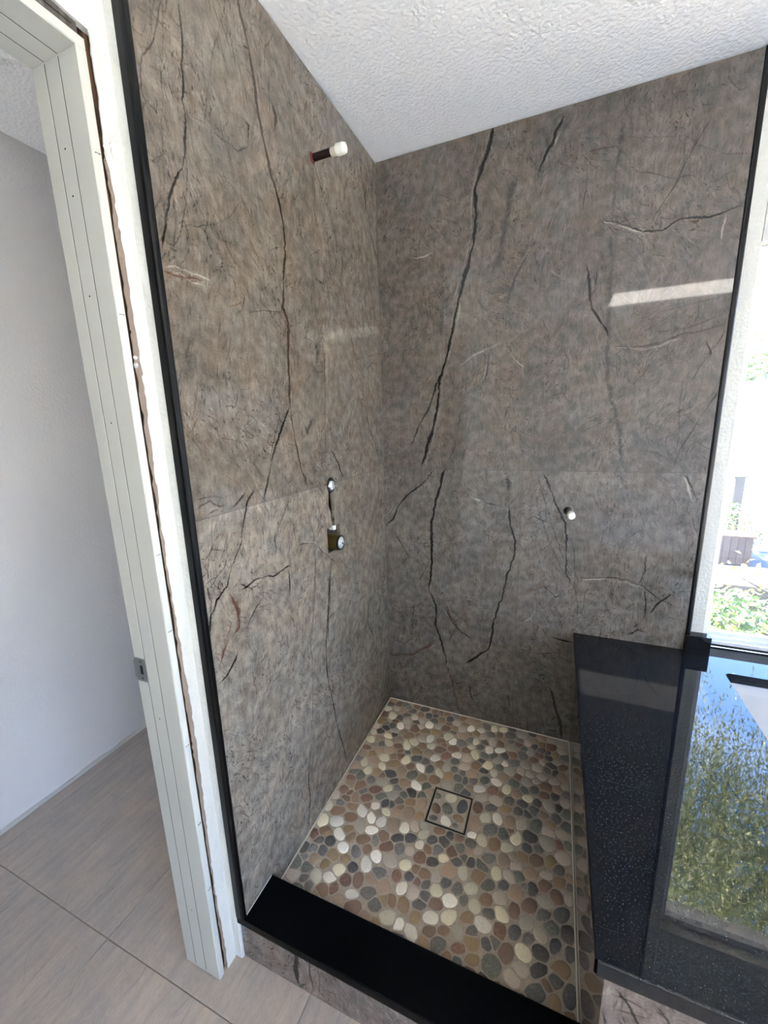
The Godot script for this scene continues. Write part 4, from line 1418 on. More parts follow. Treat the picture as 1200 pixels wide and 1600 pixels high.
# one flat sliced pebble: outline in x, z; slightly proud, edge rounded over
func pebble_mesh(outline: PackedVector2Array, y0: float, high: float) -> SurfaceTool:
	var st := mb()
	var c := Vector2.ZERO
	for p in outline: c += p
	c /= outline.size()
	var n := outline.size()
	var rim := 0.0028
	for i in n:
		var a := outline[i]
		var b := outline[(i + 1) % n]
		var da := (c - a).normalized()
		var db := (c - b).normalized()
		var ia := a + da * rim
		var ib := b + db * rim
		var na := Vector3(-da.x, 0.75, -da.y).normalized()
		var nb := Vector3(-db.x, 0.75, -db.y).normalized()
		stri(st, Vector3(ia.x, y0 + high, ia.y), Vector3(ib.x, y0 + high, ib.y), Vector3(c.x, y0 + high * 1.12, c.y), Vector3(na.x * 0.35, 1, na.z * 0.35).normalized(), Vector3(nb.x * 0.35, 1, nb.z * 0.35).normalized(), Vector3.UP)
		stri(st, Vector3(a.x, y0 - 0.0012, a.y), Vector3(b.x, y0 - 0.0012, b.y), Vector3(ib.x, y0 + high, ib.y), na, nb, nb)
		stri(st, Vector3(a.x, y0 - 0.0012, a.y), Vector3(ib.x, y0 + high, ib.y), Vector3(ia.x, y0 + high, ia.y), na, nb, na)
	return st

func blob(c: Vector2, a: float, b: float, rot: float, sd: int, n := 16) -> PackedVector2Array:
	var r := RandomNumberGenerator.new()
	r.seed = sd
	var egg := r.randf_range(-0.13, 0.13)
	var p2 := r.randf() * TAU
	var p := PackedVector2Array()
	for k in n:
		var t := TAU * k / n
		var m := 1.0 + 0.035 * sin(2.0 * t + p2) + 0.03 * sin(3.0 * t + p2 * 1.7)
		var v := Vector2(cos(t) * a, sin(t) * b * (1.0 + egg * cos(t))) * m
		p.append(c + v.rotated(rot))
	return p

func smooth(p: PackedVector2Array) -> PackedVector2Array:
	var o := PackedVector2Array()
	for i in p.size():
		var a := p[i]
		var b := p[(i + 1) % p.size()]
		o.append(a.lerp(b, 0.25))
		o.append(a.lerp(b, 0.75))
	return o

# keep the part of p on the near side of the line through m with normal d
func cut(p: PackedVector2Array, m: Vector2, d: Vector2) -> PackedVector2Array:
	var o := PackedVector2Array()
	for i in p.size():
		var a := p[i]
		var b := p[(i + 1) % p.size()]
		var sa := (a - m).dot(d)
		var sb := (b - m).dot(d)
		if sa <= 0.0: o.append(a)
		if (sa < 0.0) != (sb < 0.0) and absf(sa - sb) > 1e-9:
			o.append(a.lerp(b, sa / (sa - sb)))
	return o

func reach(q: Array, d: Vector2) -> float:
	var v := d.rotated(-q[4])
	return 1.0 / sqrt(v.x * v.x / (q[2] * q[2]) + v.y * v.y / (q[3] * q[3]))

func build_shower_floor() -> void:
	var f := thing("pebble_floor", "shower floor of sliced river pebbles set in beige grout", "shower floor")
	var bed := mb()
	var opening := rect(0.3655, 0.4355, 0.5125, 0.5875)
	for half in [rect(0.0, 0.0, 0.439, 0.9765), rect(0.439, 0.0, 0.857, 0.9765)]:
		for poly in Geometry2D.clip_polygons(half, opening):
			plate(bed, poly, 0.05, func(p: Vector2, h: float) -> Vector3: return Vector3(p.x, h - 0.0005, p.y))
	obj("grout_bed", bed, M.grout, f)
	# seeds: the traced pebbles, then strangers in the gaps between them
	var S := []
	for q in PEBBLES: S.append(q.duplicate())
	var traced := S.size()
	rng.seed = 1234
	var tones := ["L", "T", "T", "B", "B", "B", "G", "G", "G", "D", "D", "N", "N", "O", "R"]
	var tries := 0
	var want := 1.0
	while tries < 14000:
		tries += 1
		want = 1.0 - 0.30 * tries / 14000.0
		var p := Vector2(rng.randf_range(0.012, 0.845), rng.randf_range(0.012, 0.966))
		if Rect2(0.352, 0.422, 0.174, 0.179).has_point(p): continue
		var a := rng.randf_range(0.019, 0.025) * want
		var b := a * rng.randf_range(0.72, 0.95)
		var q := [p.x, p.y, a, b, rng.randf() * PI, tones[rng.randi() % tones.size()]]
		var free := true
		for o in S:
			var d := p - Vector2(o[0], o[1])
			var l := d.length()
			if l < 0.075:
				var dir := d / maxf(l, 1e-5)
				if l < (reach(q, dir) + reach(o, dir)) * 0.80: free = false; break
		if free: S.append(q)
	var stones := []
	for i in S.size():
		var q: Array = S[i]
		var c := Vector2(q[0], q[1])
		var grow := 1.03 if i < traced else 1.22
		var p := blob(c, q[2] * grow, q[3] * grow, q[4], i + 1)
		for j in S.size():
			if j == i: continue
			var o: Array = S[j]
			var d := Vector2(o[0], o[1]) - c
			var l := d.length()
			if l > 0.085: continue
			d /= l
			var ri := reach(q, d)
			var rj := reach(o, d)
			p = cut(p, c + d * (l * ri / (ri + rj) - 0.0010), d)
			if p.size() < 3: break
		for e in [[Vector2(0.004, 0), Vector2(-1, 0)], [Vector2(0.8525, 0), Vector2(1, 0)], [Vector2(0, 0.004), Vector2(0, -1)], [Vector2(0, 0.974), Vector2(0, 1)]]:
			if p.size() >= 3: p = cut(p, e[0], e[1])
		if p.size() < 3: continue
		# clear of the drain
		var near := Rect2(0.3635, 0.4335, 0.151, 0.156)
		if near.grow(0.04).has_point(c):
			var rest := Geometry2D.clip_polygons(p, rect(near.position.x, near.position.y, near.end.x, near.end.y))
			if rest.is_empty(): continue
			p = rest[0]
			if p.size() < 3: continue
		p = smooth(p)
		if p.size() > 22:
			var thin := PackedVector2Array()
			for k in p.size():
				if k % 2 == 0: thin.append(p[k])
			p = thin
		var area := 0.0
		for k in p.size(): area += p[k].cross(p[(k + 1) % p.size()])
		area = absf(area) * 0.5
		if area < 0.00012: continue
		var away := Vector2(c.x - 0.733, c.y - 1.7385).length()
		stones.append({"p": p, "tone": q[5], "show": area / (away * away + 1.97) * (1.3 if i < traced else 1.0), "n": i})
	stones.sort_custom(func(a, b): return a.show > b.show)
	var pm := pebble_materials()
	var rest := {}
	for i in stones.size():
		var s: Dictionary = stones[i]
		var m: StandardMaterial3D = pm[s.tone][s.n % 3]
		var st := pebble_mesh(s.p, 0.0, 0.0013 + 0.0006 * (s.n % 4) / 3.0)
		if i < 298:
			obj("pebble", st, m, f)
		else:
			if not rest.has(m): rest[m] = mb()
			rest[m].append_from(st.commit(), 0, Transform3D())
	# the smallest ones: one mesh, a surface for each stone colour
	if not rest.is_empty():
		var am := ArrayMesh.new()
		for m in rest:
			rest[m].commit(am)
			am.surface_set_material(am.get_surface_count() - 1, m)
		var o := MeshInstance3D.new()
		o.name = "pebble_field"
		o.mesh = am
		o.set_meta("kind", "stuff")
		f.add_child(o, true)
	# caulk lines against walls, deck and kerb
	boxed("caulk_line", Vector3(0.0005, -0.0005, 0.004), Vector3(0.0045, 0.0045, 0.9745), M.caulk, f, 0.0015)
	boxed("caulk_line", Vector3(0.0045, -0.0005, 0.0005), Vector3(0.8525, 0.0045, 0.0042), M.caulk, f, 0.0015)
	boxed("caulk_line", Vector3(0.8525, -0.0005, 0.0042), Vector3(0.8567, 0.0045, 0.9745), M.caulk, f, 0.0015)

	# drain: a tray of the same pebbles in a black slot
	var dr := thing("shower_drain", "square drain with a thin black frame and pebble inlay in shower floor", "drain", Vector3(0.439, 0, 0.5115))
	var fr := mb()
	for a in [[-0.0725, -0.075, -0.0683, 0.075], [0.0683, -0.075, 0.0725, 0.075], [-0.0683, -0.075, 0.0683, -0.0708], [-0.0683, 0.0708, 0.0683, 0.075]]:
		box(fr, Vector3(a[0], -0.03, a[1]), Vector3(a[2], 0.0022, a[3]), 0.0004)
	obj("frame", fr, M.frame_black, dr)
	boxed("tray", Vector3(-0.0665, -0.03, -0.069), Vector3(0.0665, 0.0006, 0.069), M.grout, dr, 0.0005)
	var k := 0
	for q in DRAIN_PEBBLES:
		var p := blob(Vector2(q[0] - 0.439, q[1] - 0.5115), q[2], q[3], q[4], 700 + k)
		for e in [[Vector2(-0.065, 0), Vector2(-1, 0)], [Vector2(0.065, 0), Vector2(1, 0)], [Vector2(0, -0.067), Vector2(0, -1)], [Vector2(0, 0.067), Vector2(0, 1)]]:
			p = cut(p, e[0], e[1])
		obj("pebble", pebble_mesh(p, 0.0008, 0.0014), pm[q[5]][k % 3], dr)
		k += 1

# ---------------------------------------------------------------- kerb
func build_kerb() -> void:
	var c := thing("shower_kerb", "low shower kerb capped with black granite", "kerb")
	boxed("cap", Vector3(-0.0470, 0.0365, 0.9720), Vector3(0.8565, KERB, 1.0990), M.kerb_granite, c, 0.0025)
	boxed("core", Vector3(-0.0470, LOW, 0.9770), Vector3(0.8560, 0.0364, 1.0800), M.tile_grout, c)
	var size := Vector2(1.4, 0.7)
	for r in [rect(-0.047, LOW + 0.001, 0.5685, 0.0360), rect(0.5705, LOW + 0.001, 0.8560, 0.0360)]:
		var st := mb()
		plate(st, r, 0.0095, func(p: Vector2, d: float) -> Vector3: return Vector3(p.x, p.y, 1.0900 + d), size)
		shift_uv(st, c, "face_tile", Vector2(0.05, 0.64))
	boxed("caulk_line", Vector3(0.0004, KERB - 0.0003, 0.976), Vector3(0.0022, KERB + 0.0016, 1.0870), M.caulk, c, 0.0005)

func shift_uv(st: SurfaceTool, parent: Node3D, called: String, by: Vector2) -> void:
	var arr := st.commit_to_arrays()
	var uv: PackedVector2Array = arr[Mesh.ARRAY_TEX_UV]
	for i in uv.size(): uv[i] += Vector2(by.x / 1.4, -by.y / 0.7)
	arr[Mesh.ARRAY_TEX_UV] = uv
	var am := ArrayMesh.new()
	am.add_surface_from_arrays(Mesh.PRIMITIVE_TRIANGLES, arr)
	var o := MeshInstance3D.new()
	o.name = called
	o.mesh = am
	o.material_override = M.kerb_tile
	parent.add_child(o, true)

# ---------------------------------------------------------------- tub deck and tub
func rounded(x0: float, y0: float, x1: float, y1: float, r: float, n := 5) -> PackedVector2Array:
	var p := PackedVector2Array()
	for c in [[x1 - r, y1 - r, 0.0], [x0 + r, y1 - r, PI / 2], [x0 + r, y0 + r, PI], [x1 - r, y0 + r, PI * 1.5]]:
		for k in n + 1:
			var t: float = c[2] + PI / 2 * k / n
			p.append(Vector2(c[0] + cos(t) * r, c[1] + sin(t) * r))
	return p

func build_deck() -> void:
	var d := thing("tub_deck", "polished black granite deck on a tiled base beside the shower", "tub deck")
	var hole := rounded(1.309, 0.127, 2.72, 0.93, 0.018)
	var outer := PackedVector2Array([Vector2(0.842, 0.0015), Vector2(0.842, 1.146), Vector2(2.999, 1.146), Vector2(2.999, 0.0015)])
	var slab := mb()
	var up := func(p: Vector2, h: float) -> Vector3: return Vector3(p.x, DECK + h, p.y)
	for half in [rect(0.5, -1, 2.0, 2), rect(2.0, -1, 4.0, 2)]:
		for piece in Geometry2D.intersect_polygons(outer, half):
			for poly in Geometry2D.clip_polygons(piece, hole):
				plate(slab, poly, 0.0335, up)
	# rounded nosing on the two open edges
	var edge := [[0.0, 0.0, 0.0, 1.0], [0.0022, -0.0005, 0.45, 0.9], [0.0039, -0.0021, 0.85, 0.5], [0.0045, -0.0045, 1.0, 0.0], [0.0045, -0.0290, 1.0, 0.0], [0.0039, -0.0314, 0.85, -0.5], [0.0022, -0.0330, 0.45, -0.9], [0.0, -0.0335, 0.0, -1.0]]
	var nose := func(along: Callable, l0: float, l1: float) -> void:
		var zero: Vector3 = along.call(Vector2.ZERO, 0.0)
		for k in edge.size() - 1:
			var q := Vector2(edge[k][0], DECK + edge[k][1])
			var o := Vector2(edge[k + 1][0], DECK + edge[k + 1][1])
			var fa: Vector3 = ((along.call(Vector2(edge[k][2], edge[k][3]), 0.0) as Vector3) - zero).normalized()
			var fb: Vector3 = ((along.call(Vector2(edge[k + 1][2], edge[k + 1][3]), 0.0) as Vector3) - zero).normalized()
			stri(slab, along.call(q, l0), along.call(q, l1), along.call(o, l1), fa, fa, fb)
			stri(slab, along.call(q, l0), along.call(o, l1), along.call(o, l0), fa, fb, fb)
	nose.call(func(o: Vector2, l: float) -> Vector3: return Vector3(0.842 - o.x, o.y, l), 0.0015, 1.146)
	nose.call(func(o: Vector2, l: float) -> Vector3: return Vector3(l, o.y, 1.146 + o.x), 0.842, 2.999)
	obj("slab", slab, M.granite, d)
	# base and its face tiles
	var base := mb()
	box(base, Vector3(0.8685, LOW, 0.0015), Vector3(1.26, DECK - 0.034, 1.119))
	box(base, Vector3(1.26, LOW, 0.97), Vector3(2.998, DECK - 0.034, 1.119))
	obj("base", base, M.board, d)
	var size := Vector2(1.4, 0.7)
	var left := [[rect(0.0015, 0.001, 0.6095, DECK - 0.034)], [rect(0.6115, 0.001, 1.1, DECK - 0.034), rect(1.1, LOW + 0.001, 1.1295, DECK - 0.034)]]
	for rs in left:
		var st := mb()
		for r in rs:
			plate(st, r, 0.0115, func(p: Vector2, e: float) -> Vector3: return Vector3(0.857 - e, p.y, p.x), size)
		shift_uv(st, d, "face_tile", Vector2(0.03, 0.12))
	for r in [rect(0.858, LOW + 0.001, 1.4665, DECK - 0.034), rect(1.4685, LOW + 0.001, 2.0765, DECK - 0.034), rect(2.0785, LOW + 0.001, 2.6865, DECK - 0.034), rect(2.6885, LOW + 0.001, 2.999, DECK - 0.034)]:
		var st := mb()
		plate(st, r, 0.0105, func(p: Vector2, e: float) -> Vector3: return Vector3(p.x, p.y, 1.1300 + e), size)
		shift_uv(st, d, "face_tile", Vector2(0.0, 0.12))
	# short granite block closing the foot of the edge trim
	var b := thing("granite_block", "small black granite block at the foot of the window-side trim", "stone block")
	boxed("block", Vector3(1.2205, DECK + 0.0004, -0.0195), Vector3(1.2970, 0.5965, 0.0200), M.granite, b, 0.0015)

	# undermounted tub
	var t := thing("bathtub", "white undermounted bathtub set in the black granite deck", "bathtub")
	var shell := mb()
	var rings := [[0.0, 0.0], [0.006, 0.03], [0.045, 0.30], [0.075, 0.37], [0.13, 0.40]]
	var lastr := PackedVector2Array()
	var lasty := 0.0
	for r in rings:
		var ring := rounded(1.303 + r[0], 0.121 + r[0], 2.726 - r[0] * 1.6, 0.936 - r[0], 0.05 + r[0] * 0.9, 6)
		var yy: float = DECK - 0.036 - r[1]
		if not lastr.is_empty():
			for i in ring.size():
				var j := (i + 1) % ring.size()
				var cc := Vector2(2.01, 0.53)
				var n0: Vector3 = Vector3(cc.x - ring[i].x, 0, cc.y - ring[i].y).normalized() * 0.9 + Vector3.UP * (0.25 + r[0] * 6.0)
				var n1: Vector3 = Vector3(cc.x - ring[j].x, 0, cc.y - ring[j].y).normalized() * 0.9 + Vector3.UP * (0.25 + r[0] * 6.0)
				n0 = n0.normalized(); n1 = n1.normalized()
				stri(shell, Vector3(lastr[i].x, lasty, lastr[i].y), Vector3(lastr[j].x, lasty, lastr[j].y), Vector3(ring[j].x, yy, ring[j].y), n0, n1, n1)
				stri(shell, Vector3(lastr[i].x, lasty, lastr[i].y), Vector3(ring[j].x, yy, ring[j].y), Vector3(ring[i].x, yy, ring[i].y), n0, n1, n0)
		lastr = ring
		lasty = yy
	for i in lastr.size():
		var j := (i + 1) % lastr.size()
		tri(shell, Vector3(lastr[i].x, lasty, lastr[i].y), Vector3(lastr[j].x, lasty, lastr[j].y), Vector3(2.01, lasty - 0.004, 0.53), Vector3.UP)
	obj("basin", shell, M.acrylic, t)
	var rim := mb()
	var ro := rounded(1.28, 0.10, 2.75, 0.957, 0.05)
	var ri := rounded(1.303, 0.121, 2.726, 0.936, 0.05)
	for half in [rect(0.5, -1, 2.0, 2), rect(2.0, -1, 4.0, 2)]:
		for piece in Geometry2D.intersect_polygons(ro, half):
			for poly in Geometry2D.clip_polygons(piece, ri):
				plate(rim, poly, 0.01, func(p: Vector2, h: float) -> Vector3: return Vector3(p.x, DECK - 0.0345 + h, p.y))
	obj("rim", rim, M.acrylic, t)
	var ds := mb()
	lathe(ds, Vector3(1.62, lasty - 0.002, 0.53), Vector3.UP, [Vector2(0, 0.034), Vector2(0.004, 0.032), Vector2(0.005, 0.02), Vector2(0.003, 0.0)])
	obj("drain_plug", ds, M.chrome, t)

# ---------------------------------------------------------------- plumbing
func build_plumbing() -> void:
	# stub for the shower head
	var a := thing("shower_arm_stub", "dark capped pipe stub high on the left shower wall", "pipe", Vector3(-0.005, 2.197, 0.487))
	var p := mb()
	lathe(p, Vector3(-0.05, 0, 0), Vector3.RIGHT, [Vector2(0, 0.0105), Vector2(0.14, 0.0105)])
	obj("pipe", p, M.iron, a)
	var rs := mb()
	lathe(rs, Vector3(0.004, 0, 0), Vector3.RIGHT, [Vector2(0, 0.014), Vector2(0.003, 0.0135), Vector2(0.006, 0.0107)], 14)
	obj("rusty_collar", rs, M.rust, a)
	var cp := mb()
	lathe(cp, Vector3(0.088, 0, 0), Vector3.RIGHT, [Vector2(0, 0.0106), Vector2(0, 0.0145), Vector2(0.004, 0.0155), Vector2(0.022, 0.0155), Vector2(0.024, 0.0145), Vector2(0.030, 0.0130), Vector2(0.031, 0.0)], 8)
	obj("cap", cp, M.white_plastic, a)
	var tp := mb()
	lathe(tp, Vector3(0.070, -0.001, 0), Vector3.RIGHT, [Vector2(0, 0.0107), Vector2(0.002, 0.0116), Vector2(0.016, 0.0118), Vector2(0.018, 0.0107)], 14)
	obj("thread_tape", tp, M.caulk, a)
	# round outlet at the tile joint
	var o := thing("drop_outlet", "round chrome pipe outlet on the left wall tile joint", "pipe outlet", Vector3(-0.002, 1.195, 0.488))
	var ring := mb()
	lathe(ring, Vector3(-0.01, 0, 0), Vector3.RIGHT, [Vector2(0, 0.028), Vector2(0.013, 0.028), Vector2(0.015, 0.026), Vector2(0.015, 0.0225), Vector2(0.008, 0.0215)], 28)
	obj("gasket_ring", ring, M.rubber, o)
	var r2 := mb()
	lathe(r2, Vector3(-0.008, 0, 0), Vector3.RIGHT, [Vector2(0, 0.0214), Vector2(0.014, 0.0214), Vector2(0.0155, 0.0200), Vector2(0.0155, 0.0165), Vector2(0.010, 0.0155)], 28)
	obj("chrome_ring", r2, M.chrome, o)
	var pl := mb()
	lathe(pl, Vector3(-0.006, 0, 0), Vector3.RIGHT, [Vector2(0, 0.0153), Vector2(0.012, 0.0153), Vector2(0.015, 0.012), Vector2(0.016, 0.0)], 20)
	obj("plug", pl, M.face, o)
	var pn := mb()
	box(pn, Vector3(0.008, -0.011, -0.0025), Vector3(0.016, 0.011, 0.0025), 0.001)
	tube(pn, [Vector3(0.012, -0.001, 0), Vector3(0.026, -0.002, -0.001)], [0.0022, 0.0020])
	obj("key", pn, M.steel, o)
	# mixing valve in its square cut-out, copper riser in the slot above
	var v := thing("shower_valve", "brass shower valve in a square cut-out of the left wall", "valve", Vector3(-0.005, 0.990, 0.483))
	var b := mb()
	lathe(b, Vector3(-0.085, -0.006, 0), Vector3.RIGHT, [Vector2(0, 0.0), Vector2(0, 0.036), Vector2(0.05, 0.036), Vector2(0.06, 0.031), Vector2(0.112, 0.0275)], 26)
	obj("body", b, M.brass, v)
	var ir := mb()
	lathe(ir, Vector3(0.026, -0.006, 0), Vector3.RIGHT, [Vector2(0, 0.0278), Vector2(0.005, 0.0282), Vector2(0.0058, 0.0265), Vector2(0.0055, 0.0222), Vector2(0.003, 0.0222)], 26)
	obj("black_ring", ir, M.rubber, v)
	var fc := mb()
	lathe(fc, Vector3(0.026, -0.006, 0), Vector3.RIGHT, [Vector2(0, 0.0221), Vector2(0.0045, 0.0221), Vector2(0.0058, 0.018), Vector2(0.0058, 0.010), Vector2(0.009, 0.0095), Vector2(0.0095, 0.0)], 24)
	box(fc, Vector3(0.030, -0.010, -0.018), Vector3(0.0355, -0.004, 0.018), 0.001)
	obj("face", fc, M.face, v)
	var sm := mb()
	tube(sm, [Vector3(0.032, -0.007, 0), Vector3(0.054, -0.009, -0.002)], [0.0034, 0.0028], 10)
	obj("stem", sm, M.steel, v)
	var rp := mb()
	tube(rp, [Vector3(-0.040, 0.03, 0.0), Vector3(-0.040, 0.12, 0.004), Vector3(-0.040, 0.195, 0.004)], [0.0085, 0.0085, 0.0085], 14)
	obj("riser", rp, M.copper, v)
	var cl := mb()
	box(cl, Vector3(-0.03, 0.032, -0.036), Vector3(-0.006, 0.060, -0.020), 0.003)
	obj("stop_screw", cl, M.white_plastic, v)
	# capped stub in the back wall
	var n := thing("pipe_stub", "white capped pipe stub in a round hole of the back wall", "pipe", Vector3(0.787, 1.044, -0.005))
	var sleeve := mb()
	lathe(sleeve, Vector3(0, 0, -0.004), Vector3(0, 0, 1), [Vector2(0, 0.0193), Vector2(0.0098, 0.0193), Vector2(0.0098, 0.0180), Vector2(0, 0.0180)], 26)
	obj("sleeve", sleeve, M.caulk, n)
	var pp := mb()
	lathe(pp, Vector3(0.001, -0.001, -0.09), Vector3(0.06, 0.0, 1), [Vector2(0, 0.0105), Vector2(0.15, 0.0105)], 18)
	for k in 5:
		lathe(pp, Vector3(0.0065, -0.001, 0.004 + k * 0.010), Vector3(0.06, 0.0, 1), [Vector2(0, 0.0106), Vector2(0.003, 0.0116), Vector2(0.006, 0.0106)], 18)
	obj("pipe", pp, M.steel, n)
	var pc := mb()
	lathe(pc, Vector3(0.0085, -0.003, 0.050), Vector3(0.06, 0.0, 1), [Vector2(0, 0.0118), Vector2(0.0, 0.0135), Vector2(0.004, 0.0145), Vector2(0.030, 0.0145), Vector2(0.036, 0.0125), Vector2(0.038, 0.009), Vector2(0.0385, 0.0)], 22)
	obj("cap", pc, M.white_plastic, n)

# ---------------------------------------------------------------- unseen ceiling lamp
func build_lamp() -> void:
	var l := thing("unseen_ceiling_light", "long flat ceiling light behind the viewer, unseen but mirrored in the tiles", "ceiling light", Vector3(1.68, CEIL, 2.64))
	var f := mb()
	for a in [[-0.60, -0.24, 0.60, -0.222], [-0.60, 0.222, 0.60, 0.24], [-0.60, -0.222, -0.582, 0.222], [0.582, -0.222, 0.60, 0.222]]:
		box(f, Vector3(a[0], -0.024, a[1]), Vector3(a[2], 0.0, a[3]), 0.002)
	obj("frame", f, M.vinyl, l)
	boxed("diffuser", Vector3(-0.581, -0.016, -0.221), Vector3(0.581, -0.004, 0.221), M.lamp, l)

# ---------------------------------------------------------------- outdoors
func leaf_mesh(l: float, w: float) -> ArrayMesh:
	var st := mb()
	var p := [Vector3.ZERO, Vector3(w * 0.5, l * 0.45, w * 0.12), Vector3(0, l, 0), Vector3(-w * 0.5, l * 0.45, w * 0.12)]
	tri(st, p[0], p[1], p[2], Vector3(0.2, 0, 1).normalized())
	tri(st, p[0], p[2], p[3], Vector3(-0.2, 0, 1).normalized())
	return st.commit()

func leaf_material(c: Color) -> StandardMaterial3D:
	var m := mat(c, 0.5)
	m.backlight_enabled = true
	m.backlight = Color(c.r * 0.5, c.g * 0.55, c.b * 0.3)
	m.cull_mode = BaseMaterial3D.CULL_DISABLED
	return m

func leaves(called: String, parent: Node3D, spots: Array, mesh: Mesh, m: Material) -> void:
	var mm := MultiMesh.new()
	mm.transform_format = MultiMesh.TRANSFORM_3D
	mm.mesh = mesh
	mm.instance_count = spots.size()
	for i in spots.size(): mm.set_instance_transform(i, spots[i])
	var o := MultiMeshInstance3D.new()
	o.name = called
	o.multimesh = mm
	o.material_override = m
	o.set_meta("kind", "stuff")
	parent.add_child(o, true)

func any_turn() -> Basis:
	return Basis.from_euler(Vector3(rng.randf() * TAU, rng.randf() * TAU, rng.randf() * TAU))

func shrub(label: String, at: Vector3, r: Vector3, count: int, tones: Array, sd: int) -> void:
	rng.seed = sd
	var s := thing("garden_shrub", label, "shrub", at, "shrubs by the garden fence")
	var st := mb()
	for k in 9:
		var d := Vector3(rng.randfn(0, 0.5) * r.x, r.y * rng.randf_range(1.2, 1.7), rng.randfn(0, 0.5) * r.z)
		tube(st, [Vector3.ZERO, d * 0.5 + Vector3(rng.randfn(0, 0.05), 0, 0), d], [0.03, 0.02, 0.008], 6)
	obj("stem", st, M.stud, s)
	for t in tones.size():
		var spots := []
		for k in count / tones.size():
			var v := Vector3(rng.randfn(), rng.randfn(), rng.randfn()).normalized() * pow(rng.randf(), 0.35)
			v.y = absf(v.y) if v.y < -0.75 else v.y
			spots.append(Transform3D(any_turn().scaled(Vector3.ONE * rng.randf_range(0.7, 1.3)), Vector3(v.x * r.x, r.y + v.y * r.y, v.z * r.z)))
		leaves("foliage", s, spots, leaf_mesh(0.085, 0.05), leaf_material(tones[t]))

